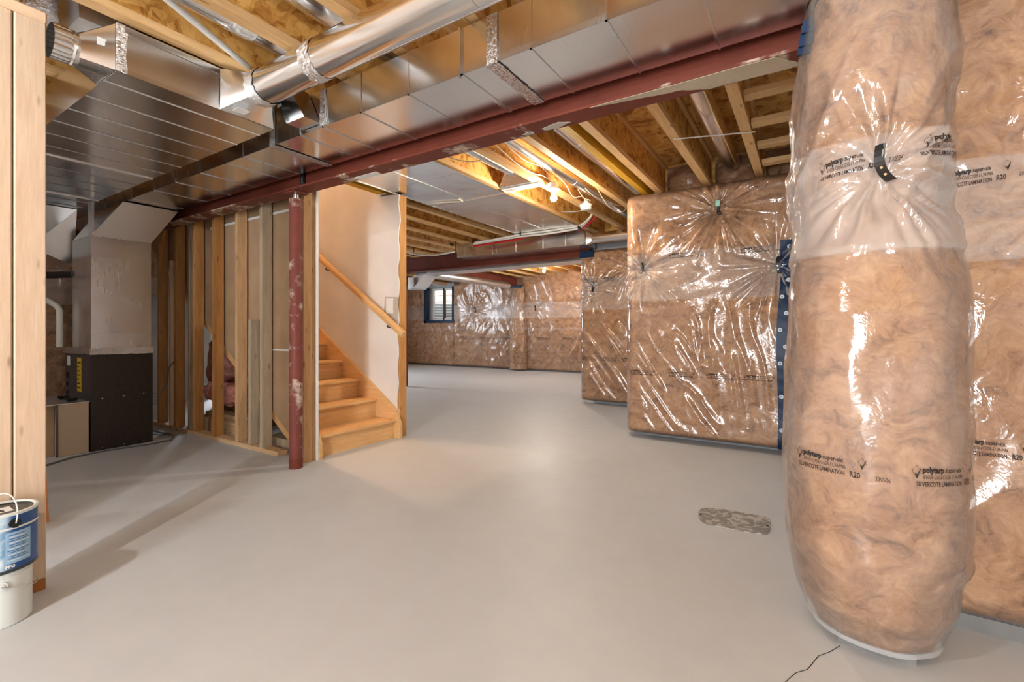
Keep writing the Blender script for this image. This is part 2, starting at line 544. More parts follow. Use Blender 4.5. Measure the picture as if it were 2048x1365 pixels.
ceil = thing('ceiling', 'oriented strand board subfloor panels over the joists', None, (0, 0, 0), kind='structure')
def panels(x0, x1, y0, y1):
    nx = max(1, round((x1 - x0) / 1.22)); ny = max(1, round((y1 - y0) / 2.44))
    for i in range(nx):
        for j in range(ny):
            a, b = x0 + (x1 - x0) * i / nx, x0 + (x1 - x0) * (i + 1) / nx
            c, d = y0 + (y1 - y0) * j / ny, y0 + (y1 - y0) * (j + 1) / ny
            box('subfloor_panel', 'osb_floor', ceil, a + .0015, b - .0015, c + .0015, d - .0015, SUB, SUB + .018)
panels(-10.8, 2.9, -3.8, 2.30); panels(-3.63, 2.9, 2.30, 4.9); panels(-10.8, -6.97, 2.30, 3.22); panels(-10.8, -3.63, 3.22, 10.8)
panels(-3.63, -1.2, 4.9, 10.8)

WT = 2.36                                                          # top of the concrete foundation walls
struct('wall_front_right', MB().box(.09, 2.9, 2.27, 2.52, 0, WT), 'wall_concrete')
struct('wall_jog_near', MB().box(.09, .34, 2.52, 4.62, 0, WT), 'wall_concrete')
struct('wall_mid', MB().box(-1.42, .34, 4.66, 4.90, 0, WT), 'wall_concrete')
struct('wall_jog_mid', MB().box(-1.42, -1.18, 4.90, 6.40, 0, WT), 'wall_concrete')
struct('wall_mid_back', MB().box(-2.60, -1.42, 6.28, 6.52, 0, WT), 'wall_concrete')
struct('wall_jog_back', MB().box(-2.60, -2.36, 6.52, 10.6, 0, WT), 'wall_concrete')
wf = MB()
wf.box(-10.8, -9.56, 10.42, 10.66, 0, SUB).box(-8.58, -2.36, 10.42, 10.66, 0, SUB)
wf.box(-9.56, -8.58, 10.42, 10.66, 0, 1.33).box(-9.56, -8.58, 10.42, 10.66, 2.28, SUB)
struct('wall_far', wf, 'wall_concrete')
struct('wall_left_far', MB().box(-10.8, -10.56, 3.3, 5.22, 0, SUB).box(-10.8, -10.56, 6.78, 10.42, 0, SUB).box(-10.8, -10.56, 5.22, 6.78, 0, 1.27).box(-10.8, -10.56, 5.22, 6.78, 2.23, SUB), 'wall_concrete')
struct('wall_left', MB().box(-7.9, -7.66, -3.8, 3.3, 0, SUB), 'wall_concrete')
struct('wall_left_return', MB().box(-10.56, -7.66, 3.3, 3.5, 0, SUB), 'wall_concrete')
struct('wall_right', MB().box(2.62, 2.86, -3.8, 2.27, 0, SUB), 'drywall')
wb = MB().box(-7.9, -.68, -3.8, -3.6, 0, SUB).box(.38, 2.86, -3.8, -3.6, 0, SUB).box(-.68, .38, -3.8, -3.6, 2.12, SUB)
struct('wall_back', wb, 'drywall')
d1 = thing('door_1', 'white framed glazed door in the rear wall', None, (-.15, -3.7, 0), kind='structure')
for a, b in ((-.68, -.62), (.32, .38)): box('door_stile', 'window_vinyl', d1, a, b, -3.74, -3.66, 0, 2.12)
for a, b in ((0, .12), (2.06, 2.12)): box('door_rail', 'window_vinyl', d1, -.62, .32, -3.74, -3.66, a, b)
w2 = thing('window_2', 'white framed basement window in the far left wall', None, (-10.61, 6.0, 1.27), kind='structure')
for a, b in ((5.22, 5.28), (5.97, 6.03), (6.72, 6.78)): box('window_stile', 'window_vinyl', w2, -10.64, -10.58, a, b, 1.27, 2.23)
for a, b in ((1.27, 1.33), (2.17, 2.23)): box('window_rail', 'window_vinyl', w2, -10.64, -10.58, 5.28, 6.72, a, b)

# rim joists closing the joist bays above the foundation walls, wrapped in plastic-faced batt
for nm, a in (('rim_joist_mid', (-1.42, .34, 4.86, 4.90)), ('rim_joist_back', (-2.6, -1.42, 6.48, 6.52)), ('rim_joist_right', (.22, 2.9, 2.48, 2.52)), ('rim_joist_side', (.30, .34, 2.52, 4.86)), ('rim_joist_jog', (-1.22, -1.18, 4.90, 6.48)), ('rim_joist_far', (-2.40, -2.36, 6.52, 10.6))):
    struct('trim_' + nm, MB().box(*a, WT, SUB), 'osb_web')

# ------------------------------------------------------------------ I-joists
def joist(x, y0, y1, label, group):
    t = thing('floor_joist', label, 'joist', (x + .032, (y0 + y1) / 2, JB), group)
    box('bottom_flange', 'wood_flange_y', t, x, x + .064, y0, y1, JB, JB + .038)
    box('top_flange', 'wood_flange_y', t, x, x + .064, y0, y1, SUB - .038, SUB)
    box('web', 'osb_web', t, x + .027, x + .037, y0, y1, JB + .038, SUB - .038)
    return t
GJ = 'I-joists crossing the steel beam'
for x, y1, lb in ((-.387, 4.84, 'wooden I-joist with strand board web carrying the ladder blocks'),
                  (-.822, 4.84, 'wooden I-joist between the dull round pipe and the bare subfloor bay'),
                  (-1.265, 4.84, 'wooden I-joist doubled by the yellow laminated beam'),
                  (-1.70, 6.46, 'wooden I-joist between two shiny branch pipes beyond the beam'),
                  (-2.125, 6.46, 'wooden I-joist holding the bare bulb and smoke detector'),
                  (-2.54, 6.46, 'wooden I-joist along the edge of the flat sheet metal panning')):
    joist(x, -3.55, y1, lb, GJ)
for k in range(7):
    joist(-2.97 - .43 * k, -3.55, 2.28, 'wooden I-joist with strand board web above the furnace ducts', 'I-joists over the furnace room')
for k in range(16):
    x = -3.70 - .425 * k
    joist(x, 3.34 if x > -7.6 else 3.52, 10.40, 'wooden I-joist with strand board web beyond the staircase wall', 'I-joists over the far room')
for k in range(3):
    joist(-2.81 + .43 * k - .43, 6.5 if k else 3.34, 10.40, 'wooden I-joist with strand board web over the far room beside the jog', 'I-joists over the far room')
lv = MB().box(-1.395, -1.335, 2.16, 4.84, JB, SUB).build('laminated_beam', 'lvl_yellow')
tag(lv, 'yellow laminated veneer beam doubled beside a joist near the insulated wall', 'beam')
lv = MB().box(-3.615, -3.53, 2.20, 3.36, JB, SUB).build('laminated_beam', 'lvl_yellow')
tag(lv, 'yellow laminated header at the top of the stair opening', 'beam')
hg = thing('joist_hanger', 'small grey metal joist hanger under the yellow stair header', 'hanger', (-3.57, 3.28, JB))
MB().box(-3.63, -3.51, 3.18, 3.27, JB - .006, JB - .002).build('seat_plate', 'galv_dull', hg)
MB().box(-3.63, -3.625, 3.18, 3.27, JB - .006, JB + .1).build('side_plate', 'galv_dull', hg)
# ladder blocking beside the pilaster
for y0 in (3.02, 3.46, 3.90, 4.33):
    b = MB().box(-.318, .28, y0, y0 + .089, JB + .02, JB + .058).build('blocking', 'wood_block_x', bevel=.003)
    tag(b, 'short flat pine block nailed between the last joist and the rim', 'blocking', 'ladder blocks beside the pilaster')
st = MB().add([(-.80, 3.37, JB - .002), (-.80, 3.39, JB - .002), (-.30, 3.56, JB - .002), (-.30, 3.54, JB - .002)], [(0, 1, 2, 3)])
st.add([(-.80, 3.37, JB - .004), (-.80, 3.39, JB - .004), (-.30, 3.56, JB - .004), (-.30, 3.54, JB - .004)], [(3, 2, 1, 0)])
tag(st.build('strap', 'white_plastic'), 'thin pale strap stapled under two joists', 'strap')

# ------------------------------------------------------------------ steel beams and columns
def ibeam(name, label, axis, c0, c1, a0, a1, z0, z1, mats, top_wood=True):
    """c0..c1 across, a0..a1 along"""
    mid = (c0 + c1) / 2
    org = ((a0 + a1) / 2, mid, z0) if axis == 'x' else (mid, (a0 + a1) / 2, z0)
    t = thing(name, label, 'beam', org)
    def B(nm, mt, p0, p1, q0, q1):
        if axis == 'x': box(nm, mt, t, a0, a1, p0, p1, q0, q1)
        else: box(nm, mt, t, p0, p1, a0, a1, q0, q1)
    B('bottom_flange', mats[0], c0, c1, z0, z0 + .012)
    B('top_flange', mats[1], c0, c1, z1 - .012, z1)
    B('web', mats[1], mid - .005, mid + .005, z0 + .012, z1 - .012)
    return t
beam = ibeam('steel_beam', 'dark red primed steel I-beam resting on insulated pilaster and red column', 'x', 2.03, 2.158, -7.6, .14, 2.093, 2.36, ('steel_red', 'steel_red_clean'))
tag(box('nailer', 'lumber_x', beam, -7.6, .14, 2.03, 2.158, 2.36, JB), None)
def smear(poly, z=2.0925):
    jag = []
    for (a, b) in zip(poly, poly[1:] + poly[:1]):
        for k in range(6):
            f = k / 6; jag.append((a[0] + (b[0] - a[0]) * f + random.uniform(-.006, .006), a[1] + (b[1] - a[1]) * f + random.uniform(-.004, .004)))
    return MB().prism(jag, 'z', z, z - .002)
smear([(-.86, 2.034), (-.10, 2.034), (-.02, 2.152), (-.36, 2.152), (-.46, 2.100), (-.62, 2.075)]).build('plaster_smear', 'plaster', beam)
smear([(-1.16, 2.11), (-1.05, 2.09), (-1.0, 2.12), (-1.08, 2.15), (-1.15, 2.14)]).build('plaster_smear', 'cement_stain', beam)
smear([(-1.28, 2.12), (-1.22, 2.11), (-1.22, 2.14), (-1.27, 2.145)]).build('plaster_smear', 'cement_stain', beam)
MB().box(-2.63, -2.40, 2.10, 2.152, 2.0905, 2.0925).build('paper_tag', 'white_paper', beam)
for yy in (2.032, 2.156):
    for k in range(2):
        MB().tube([(-3.22 + .09 * k, yy + (.012 if yy < 2.1 else -.012), 2.075), (-3.22 + .09 * k, yy + (.012 if yy < 2.1 else -.012), 2.115)], .006, 6).build('bolt', 'black_metal', beam)
cl = MB()
for k in range(9): cl.tube([(-3.16, 2.075, 2.11 + .022 * k), (-3.16, 2.075, 2.122 + .022 * k)], .021, 10)
cl.tube([(-3.16, 2.075, 2.106), (-3.16, 2.075, 2.31)], .017, 10)
tag(cl.build('flexible_conduit', 'black_plastic', smooth=40), 'short black corrugated conduit standing on the beam flange above the red column', 'conduit')

def column(x, y, top, label, mat, r=.048):
    t = thing('steel_column', label, 'column', (x, y, 0))
    MB().lathe([(r, .06), (r, top - .055), (r * .96, top - .05)], (x, y), 28).build('tube', mat, t, smooth=40)
    MB().lathe([(r * 1.01, 0), (r * 1.01, .06), (r * 1.005, .075)], (x, y), 28).build('foot', 'steel_rust', t, smooth=40)
    MB().lathe([(.02, top - .055), (.02, top - .012)], (x, y), 14).build('screw_jack', 'galv_dull', t, smooth=40)
    MB().box(x - .07, x + .07, y - .06, y + .06, top - .012, top).build('cap_plate', 'steel_red', t)
    return t
column(-3.285, 2.10, 2.093, 'scuffed red steel column with white plaster splashes at end of stud wall', 'steel_red_scuffed')
ibeam('steel_beam', 'dark red steel I-beam crossing the far room behind the second duct', 'x', 6.15, 6.278, -10.5, -2.63, 2.10, 2.36, ('steel_red_clean', 'steel_red_clean'))
ibeam('steel_beam', 'dark red steel beam running to the far insulated wall', 'y', -6.46, -6.33, 6.30, 10.34, 2.17, 2.385, ('steel_rust', 'steel_rust'))
column(-6.31, 6.22, 2.10, 'dark red steel column under the far beam beside the staircase wall', 'steel_red_clean')

# ------------------------------------------------------------------ sheet metal ducts
def duct_x(name, label, y0, y1, z0, z1, seams, mat_side, mat_bot, tape=(), cleat=()):
    """rectangular duct along X built of flanged sections; each section has bottom pan and side sheets"""
    t = thing(name, label, 'duct', ((seams[0] + seams[-1]) / 2, (y0 + y1) / 2, z0))
    for a, b in zip(seams[:-1], seams[1:]):
        s = box('duct_section', mat_side, t, a + .0015, b - .0015, y0, y1, z0, z1)
        MB().add([(a + .0015, y0, z0 - .0006), (b - .0015, y0, z0 - .0006), (b - .0015, y1, z0 - .0006), (a + .0015, y1, z0 - .0006)], [(3, 2, 1, 0)]).build('bottom_sheet', mat_bot, s)
    for a in seams[1:-1]:
        w = .011 if a in cleat else .004
        MB().box(a - w, a + w, y0 - .004, y1 + .003, z0 - .005, z0 + .001).box(a - w, a + w, y0 - .004, y0 + .001, z0 - .005, z1).build('drive_cleat', 'galv', t)
    for a in tape:
        m = MB(); n = 10
        for k in range(n):
            f0, f1 = k / n, (k + 1) / n
            j = lambda: random.uniform(-.005, .005)
            m.hexa([(a - .03 + j(), y0 + (y1 - y0) * f0, z0 - .0075), (a + .03 + j(), y0 + (y1 - y0) * f0, z0 - .0075), (a + .03 + j(), y0 + (y1 - y0) * f1, z0 - .0075), (a - .03 + j(), y0 + (y1 - y0) * f1, z0 - .0075)][::-1],
                   [(a - .03, y0 + (y1 - y0) * f0, z0 - .006), (a + .03, y0 + (y1 - y0) * f0, z0 - .006), (a + .03, y0 + (y1 - y0) * f1, z0 - .006), (a - .03, y0 + (y1 - y0) * f1, z0 - .006)][::-1])
        m.box(a - .028, a + .028, y0 - .006, y0 - .004, z0 - .007, z1)
        m.build('foil_tape', 'foil_tape', t)
    return t
DY0, DY1, DZ0, DZ1 = 1.615, 2.018, 2.18, 2.385
pxs = [150, 210, 262, 306, 350, 400, 452, 486, 546, 600, 646, 722, 817, 922, 985, 1062, 1213, 1400]
seams = [-7.0] + [round(x_at(p, DY0), 3) for p in pxs] + [.35, 1.2]
trunk = duct_x('trunk_duct', 'long rectangular galvanized trunk duct hung in front of the red steel beam', DY0, DY1, DZ0, DZ1, seams, 'galv', 'galv_y',
       tape=[seams[15], seams[9]], cleat=[seams[14], seams[4]])
MB().box(seams[14] - .004, seams[14] + .004, DY0 - .012, DY0, DZ0 - .02, DZ1).build('hanger_strap', 'galv', trunk)

# return trunk at the left
PY0, PY1, PZ0, PZ1 = .776, 1.475, 2.17, 2.38
ret = thing('return_duct', 'wide flat galvanized return duct with ribbed underside at the left', 'duct', (-4.8, 1.12, PZ0))
secs = [-7.3, -6.3, -5.2, -4.10, -2.522]
for a, b in zip(secs[:-1], secs[1:]):
    s = box('duct_section', 'galv', ret, a + .001, b - .001, PY0, PY1, PZ0, PZ1)
    MB().add([(a, PY0, PZ0 - .0006), (b, PY0, PZ0 - .0006), (b, PY1, PZ0 - .0006), (a, PY1, PZ0 - .0006)], [(3, 2, 1, 0)]).build('bottom_sheet', 'galv_y', s)
x = -2.66
while x > -7.2:
    MB().prism([(x - .007, PZ0 - .0008), (x, PZ0 - .005), (x + .007, PZ0 - .0008)], 'y', PY0, PY1).build('rib', 'galv_y', ret)
    x -= .245
for a in secs[1:-1]:
    MB().box(a - .012, a + .012, PY0 - .003, PY1 + .003, PZ0 - .008, PZ0).build('drive_cleat', 'galv', ret)
# rolled lip and foil along the near end
MB().box(-2.5215, -2.5185, PY0, PY1, PZ0, PZ0 + .022).build('end_lip', 'galv_x', ret)
MB().box(-2.5215, -2.5185, PY0, PY1, PZ1 - .03, PZ1).build('end_lip', 'galv_x', ret)
ft = MB()
for k in range(7):
    z0 = PZ0 + .21 * k / 7
    ft.box(-2.5185, -2.516, PY0 - .002, PY0 + random.uniform(.028, .042), z0, z0 + .03)
ft.build('foil_tape', 'foil_tape', ret)

def sq_to_round(mb, cy, cz, hy, hz, r, a0, a1, axis, n=32, cc=None):
    qc = cc or (cy, cz)
    A, B = [], []
    for k in range(n):
        th = 2 * math.pi * k / n
        c, s = math.cos(th), math.sin(th)
        m = max(abs(c), abs(s))
        p = (cy + hy * c / m, cz + hz * s / m); q = (qc[0] + r * c, qc[1] + r * s)
        for L, pp, a in ((A, p, a0), (B, q, a1)):
            L.append((a, pp[0], pp[1]) if axis == 'x' else (pp[0], a, pp[1]))
    fs = [(k, (k + 1) % n, (k + 1) % n + n, k + n) for k in range(n)]
    mb.add(A + B, fs + [tuple(range(n))])
    return mb
# big round pipe leaving the return duct towards the right
pipe = thing('round_duct', 'large shiny round galvanized pipe crossing under the joists', 'duct', (-1.3, 1.33, 2.22))
PC = (1.335, 2.298); PR = .084
m = MB(); sq_to_round(m, 1.335, 2.276, .14, .103, PR, -2.517, -2.40, 'x', cc=PC); m.build('square_to_round_boot', 'galv', pipe, smooth=25)
for a, b in ((-2.400, -1.905), (-1.905, -1.0), (-1.0, .9)):
    MB().tube([(a, *PC), (b - .002, *PC)], PR + (.0015 if a > -1.95 else 0), 48).build('pipe_section', 'galv_x', pipe, smooth=40)
def wrap(mb, x0, x1, r):
    n = 40; rows = 5; vs = []; fs = []
    for i in range(rows + 1):
        for k in range(n):
            th = 2 * math.pi * k / n
            xx = x0 + (x1 - x0) * i / rows + (random.uniform(-.008, .008) if i in (0, rows) else 0)
            rr = r + .0025 + random.uniform(0, .0022)
            vs.append((xx, PC[0] + rr * math.cos(th), PC[1] + rr * math.sin(th)))
    for i in range(rows):
        for k in range(n): fs.append((i * n + k, i * n + (k + 1) % n, (i + 1) * n + (k + 1) % n, (i + 1) * n + k))
    return mb.add(vs, fs)
wrap(MB(), -2.402, -2.325, PR).build('foil_tape', 'foil_tape', pipe)
wrap(MB(), -1.945, -1.868, PR).build('foil_tape', 'foil_tape', pipe)
MB().box(-2.49, -2.43, 1.24, 1.30, 2.176, 2.1775).build('paper_label', 'white_paper', pipe)
# small take-off boot on the front of the trunk duct
bt = thing('duct_boot', 'small tapered galvanized take-off boot on the front of the trunk duct', 'duct', (-2.42, 1.6, 2.2))
bx0 = x_at(606, 1.55) + .02
m = MB().hexa([(bx0 - .11, 1.51, 2.20), (bx0 + .05, 1.51, 2.20), (bx0 + .05, 1.610, 2.20), (bx0 - .11, 1.610, 2.20)], [(bx0 - .22, 1.482, 2.398), (bx0 - .06, 1.482, 2.398), (bx0 - .06, 1.610, 2.398), (bx0 - .22, 1.610, 2.398)])
m.build('boot_body', 'galv_x', bt)
m = MB()
for k in range(6):
    m.box(bx0 + .05 + random.uniform(-.004, .004), bx0 + .10 + random.uniform(-.006, .006), 1.606, 1.6125, 2.185 + .033 * k, 2.22 + .033 * k)
m.build('foil_tape', 'foil_tape', bt)
MB().box(bx0 - .175, bx0 - .135, 1.494, 1.500, 2.30, 2.345).build('paper_label', 'white_paper', bt)
# starting collar on the near end of the return duct
cb = thing('collar_boot', 'crimped round starting collar on a square transition facing the wooden post', 'duct', (-2.66, .70, 2.17))
CX_, CZ_ = -2.617, 2.238
m = MB(); sq_to_round(m, -2.637, 2.275, .112, .100, .068, PY0 - .002, .665, 'y', cc=(CX_, CZ_)); m.build('transition', 'galv', cb, smooth=20)
n = 72; vs = []; fs = []
for i, (yy, cr) in enumerate(((.672, 0), (.660, .0), (.655, .0025), (.648, .0), (.640, .0022), (.590, .0022), (.588, .0022))):
    for k in range(n):
        th = 2 * math.pi * k / n
        rr = .0685 + (.003 if i == 2 else 0) + (cr if (k % 3 == 0 and i > 3) else -cr * .3)
        vs.append((CX_ + rr * math.cos(th), yy, CZ_ + rr * math.sin(th)))
for i in range(6):
    for k in range(n): fs.append((i * n + k, i * n + (k + 1) % n, (i + 1) * n + (k + 1) % n, (i + 1) * n + k))
MB().add(vs, fs).build('crimped_collar', 'galv', cb)
MB().box(-2.5340, -2.5325, .715, .748, 2.262, 2.292).build('paper_label', 'white_paper', cb)
lb = MB().box(-2.60, -2.55, PY0 - .004, PY0 - .002, 2.22, 2.25); lb.build('paper_label', 'white_paper', cb)
# upright sheet-metal riser beyond the collar
rs = thing('duct_riser', 'angled galvanized duct riser between joists above the collar boot', 'duct', (-2.9, .72, 2.38))
MB().hexa([(-2.86, .68, 2.385), (-2.62, .68, 2.385), (-2.62, .86, 2.385), (-2.86, .86, 2.385)], [(-3.05, .68, 2.70), (-2.64, .68, 2.70), (-2.64, .98, 2.70), (-3.05, .98, 2.70)]).build('riser_body', 'galv_dull', rs)
fx = MB(); pts = [(-2.80, .60, 2.40 + .012 * k) for k in range(26)]
fx.tube(pts, .05, 20, rr=[.052 + .006 * (k % 2) + random.uniform(-.004, .004) for k in range(26)])
tag(fx.build('flexible_duct', 'foil_tape', smooth=50), 'crumpled foil flexible duct above the wooden post', 'duct')

# round branch pipes lying in the joist bays
def branch(xc, zc, y0, y1, r, label, joints=()):
    t = thing('branch_pipe', label, 'duct', (xc, (y0 + y1) / 2, zc - r), 'round branch pipes in the joist bays')
    ys = [y0] + list(joints) + [y1]
    for a, b in zip(ys[:-1], ys[1:]):
        MB().tube([(xc, a + .001, zc), (xc, b - .001, zc)], r, 28).build('pipe_section', 'galv_y', t, smooth=40)
    for j in joints:
        MB().tube([(xc, j - .03, zc), (xc, j + .03, zc)], r + .002, 28).build('crimp_joint', 'galv', t, smooth=40)
    return t
br = branch(-2.295, 2.545, -3.2, 1.42, .075, 'shiny round branch pipe in the joist bay above the diagonal white pipe')
m = MB().tube([(-2.295, 1.12, 2.545), (-2.295, 1.24, 2.545)], .0775, 28); o = m.build('foil_tape', 'foil_tape', br, smooth=40)
branch(-1.875, 2.555, -3.2, 2.6, .085, 'wide shiny round branch pipe in the bay over the large round duct', (.4,))
branch(-1.945, 2.53, 2.62, 5.9, .055, 'shiny round branch pipe in the bay beside the bare bulb', (4.2,))
branch(-1.52, 2.53, 2.20, 4.84, .055, 'shiny round branch pipe in the bay left of the yellow beam', (3.35,))
branch(-.575, 2.54, 2.10, 4.55, .07, 'dull round branch pipe in the bay near the ladder blocks')
rb = branch(-2.30, 2.52, 2.20, 3.62, .055, 'shiny round branch pipe ending in the floor register boot')
# register boot between joists
rg = thing('register_boot', 'galvanized register boot with white printed label between two joists', 'vent', (-2.30, 3.75, JB))
MB().hexa([(-2.475, 3.66, JB), (-2.13, 3.66, JB), (-2.13, 3.80, JB), (-2.475, 3.80, JB)], [(-2.36, 3.58, 2.50), (-2.24, 3.58, 2.50), (-2.24, 3.80, 2.56), (-2.36, 3.80, 2.56)]).build('boot_body', 'galv', rg)
MB().box(-2.48, -2.06, 3.70, 3.80, JB - .012, JB - .002).build('label_plate', 'white_paper', rg)
for k in range(7): MB().box(-2.44 + .025 * k, -2.43 + .025 * k, 3.72, 3.76, JB - .0135, JB - .0119).build('printed_mark', 'red_pex', rg)

# sheet-metal panning under two joist bays, beyond the beam
pan = thing('joist_panning', 'flat blue-grey sheet metal panning under the joists beside the staircase', 'duct', (-2.98, 3.9, JB))
for a, b in ((2.20, 3.10), (3.10, 3.80), (3.80, 5.48)):
    for c, d in ((-3.42, -2.97), (-2.97, -2.50)):
        MB().box(c + .001, d - .001, a + .001, b - .001, JB - .012, JB - .010).build('pan_sheet', 'galv_y', pan)
MB().box(-2.985, -2.955, 2.2, 5.48, JB - .016, JB - .012).build('pan_seam', 'galv', pan)
MB().box(-3.42, -2.50, 3.795, 3.805, JB - .018, JB - .012).build('pan_seam', 'galv', pan)
MB().box(-3.425, -3.415, 2.2, 5.48, JB - .016, JB).build('pan_edge', 'galv', pan)
# second trunk duct in front of the far beam
seams2 = [-4.70, -4.02, -3.60, -3.15, -2.80, -2.52]
d2 = duct_x('trunk_duct', 'rectangular galvanized duct ending in front of the far steel beam', 5.76, 6.14, 2.195, 2.39, seams2, 'galv', 'galv_y')
ep = thing('round_duct', 'short shiny round pipe from the far duct into the jog beside the insulated wall', 'duct', (-2.2, 5.85, 2.2))
m = MB(); sq_to_round(m, 5.90, 2.29, .08, .09, .07, -2.519, -2.45, 'x'); m.build('boot', 'galv', ep, smooth=25)
MB().tube([(-2.46, 5.90, 2.29), (-1.50, 5.90, 2.29)], .07, 28).build('pipe_section', 'galv_x', ep, smooth=40)
for x in (-4.55, -3.95):
    s = MB().box(x - .01, x + .01, 5.754, 5.757, 2.2, 2.46).box(x - .01, x + .14, 5.754, 5.757, 2.40, 2.52)
    tag(s.build('duct_hanger', 'galv'), 'small bright metal hanger plate above the end of the far duct', 'hanger', 'duct hangers on the far duct')
# dark duct behind the far beam, with an elbow dropping at its left end
d3 = thing('trunk_duct', 'flat galvanized duct behind the far steel beam with curved elbow at its end', 'duct', (-4.5, 6.6, 2.06))
for a, b in ((-5.9, -5.0), (-5.0, -3.9), (-3.9, -2.62)):
    box('duct_section', 'galv_dull', d3, a + .002, b - .002, 6.36, 6.72, 2.08, 2.33)
el = [(-5.90 - .42 * (k / 12), 2.33 - .30 * (.5 - .5 * math.cos(math.pi * k / 12))) for k in range(13)]
inner = [(-5.90 - .42 * (k / 12), 2.08 - .26 * (.5 - .5 * math.cos(math.pi * k / 12))) for k in range(13)]
MB().prism(el + inner[::-1], 'y', 6.36, 6.72).build('elbow', 'galv', d3, smooth=30)
MB().hexa([(-6.75, 6.38, 1.84), (-6.32, 6.38, 1.82), (-6.32, 6.70, 1.82), (-6.75, 6.70, 1.84)], [(-6.75, 6.38, 2.10), (-6.32, 6.38, 2.03), (-6.32, 6.70, 2.03), (-6.75, 6.70, 2.10)]).build('drop_collar', 'galv_dull', d3)
ap = branch(-8.6, 2.36, 6.6, 10.0, .10, 'dull round pipe running along the far ceiling towards the window')
ap2 = thing('round_duct', 'dull round pipe hung beneath the dark red beam', 'duct', (-6.1, 8.2, 2.02))
MB().tube([(-6.22, 6.72, 2.14), (-6.22, 9.6, 2.14)], .075, 28).build('pipe_section', 'galv_dull', ap2, smooth=40)

# white condensate pipe between the joists, top left
wp = MB().tube([(-2.16, .665, 2.432), (-2.478, 1.312, 2.432)], .015, 14)
tag(wp.build('plastic_pipe', 'white_plastic', smooth=40), 'thin white plastic pipe running diagonally across the joist bay', 'pipe')

# ------------------------------------------------------------------ staircase, its walls and the stud partition
NST, RISE, RUN, SX = 13, .181, .268, -3.385
YL, YR = 2.318, 3.225                                  # finished faces of the two stair walls
stair = thing('staircase', 'clear pine staircase with closed risers between white drywall and stud wall', 'staircase', (-4.2, 2.75, 0))
for k in range(NST):
    x0 = SX - RUN * k
    box('riser', 'pine_y', stair, x0 - .02, x0, YL + .03, YR - .032, RISE * k, RISE * (k + 1) - .03)
    MB().prism([(x0 - RUN - .02, RISE * (k + 1) - .03), (x0 + .02, RISE * (k + 1) - .03), (x0 + .03, RISE * (k + 1) - .024), (x0 + .032, RISE * (k + 1) - .012), (x0 + .025, RISE * (k + 1)), (x0 - RUN - .02, RISE * (k + 1))],
               'y', YL + .03, YR - .032).build('tread', 'pine_y', stair)
def stringer(y0, y1, drop):
    top0 = RISE + .10
    L = RUN * NST
    poly = [(SX + .075, 0), (SX + .075, .13), (SX + .045, .20), (SX + .02, top0 - .01), (SX - L, top0 + RISE * NST - .03), (SX - L, top0 + RISE * NST - drop)]
    sl = RISE / RUN
    zb = top0 + RISE * NST - drop; xb = SX - L
    poly.append((xb + (zb / sl), 0))
    return MB().prism(poly, 'y', y0, y1)
stringer(YR - .032, YR - .001, .42).build('stringer', 'pine_x', stair)
stringer(YL + .004, YL + .03, .42).build('stringer', 'pine_x', stair)

wall_st = thing('wall_stair', 'white drywall partition beside the pine staircase with ragged cut edge', None, (-5, 3.28, 0), kind='structure')
edge = []
for k in range(25):
    f = k / 24; z = .27 + (2.37 - .27) * f
    edge.append((-3.362 - .012 * math.sin(k * 1.7) - (.02 * max(0, (.8 - f)) if f < .8 else -.008) + random.uniform(-.004, .004), z))
poly = [(-6.95, 0.0), (-3.36, 0.0), (-3.36, .27)] + edge + [(-3.53, 2.385), (-3.62, 2.385), (-3.62, 5.18), (-6.95, 5.18)]
MB().prism(poly, 'y', YR, YR + .0127).build('drywall_sheet', 'drywall', wall_st)
box('end_stud', 'wood_stud_z', wall_st, -3.40, -3.362, 3.241, 3.332, .0, 2.37, .002)
for x in (-3.80, -4.21, -4.61, -5.02, -5.43): box('stud', 'wood_stud_z', wall_st, x - .038, x, 3.240, 3.329, .04, 2.38)
box('bottom_plate', 'lumber_x', wall_st, -6.7, -3.402, 3.240, 3.329, 0, .038)
box('back_sheet', 'drywall_paper', wall_st, -6.7, -3.42, 3.330, 3.342, 0, 2.39)
struct('wall_stairwell', MB().box(-6.97, -3.63, 2.30, 2.31, SUB, 5.18).box(-6.97, -6.95, 2.31, 3.22, 2.3, 5.18).box(-3.63, -3.62, 2.31, 3.22, SUB, 5.18).box(-6.97, -3.62, 2.30, 3.238, 5.18, 5.20), 'drywall')
hl = thing('ceiling_lamp_stairs_offscreen', 'round frosted lamp on the ceiling above the stairs', 'lamp', (-5.6, 2.75, 5.05))
MB().lathe([(.09, 5.179), (.09, 5.15), (.02, 5.148)], (-5.6, 2.75), 24).build('lamp_base', 'white_plastic', hl)
MB().lathe([(.02, 5.146), (.06, 5.14), (.085, 5.11), (.07, 5.07), (.03, 5.05), (.005, 5.048)], (-5.6, 2.75), 24).build('globe_stairs_offscreen', 'bulb_glow_stairs', hl, smooth=60)
# switch box cut-out with unpainted patch
sb = thing('switch_patch', 'grey unpainted patch with blank switch plate on the stair wall', 'switch', (-3.45, YR, 1.15))
MB().prism([(-3.575, 1.155), (-3.37, 1.125), (-3.36, 1.37), (-3.55, 1.38)], 'y', YR - .0012, YR - .0002).build('patch', 'cement_stain', sb)
MB().box(-3.53, -3.43, YR - .008, YR - .0012, 1.21, 1.36).build('switch_plate', 'white_plastic', sb, bevel=.003)
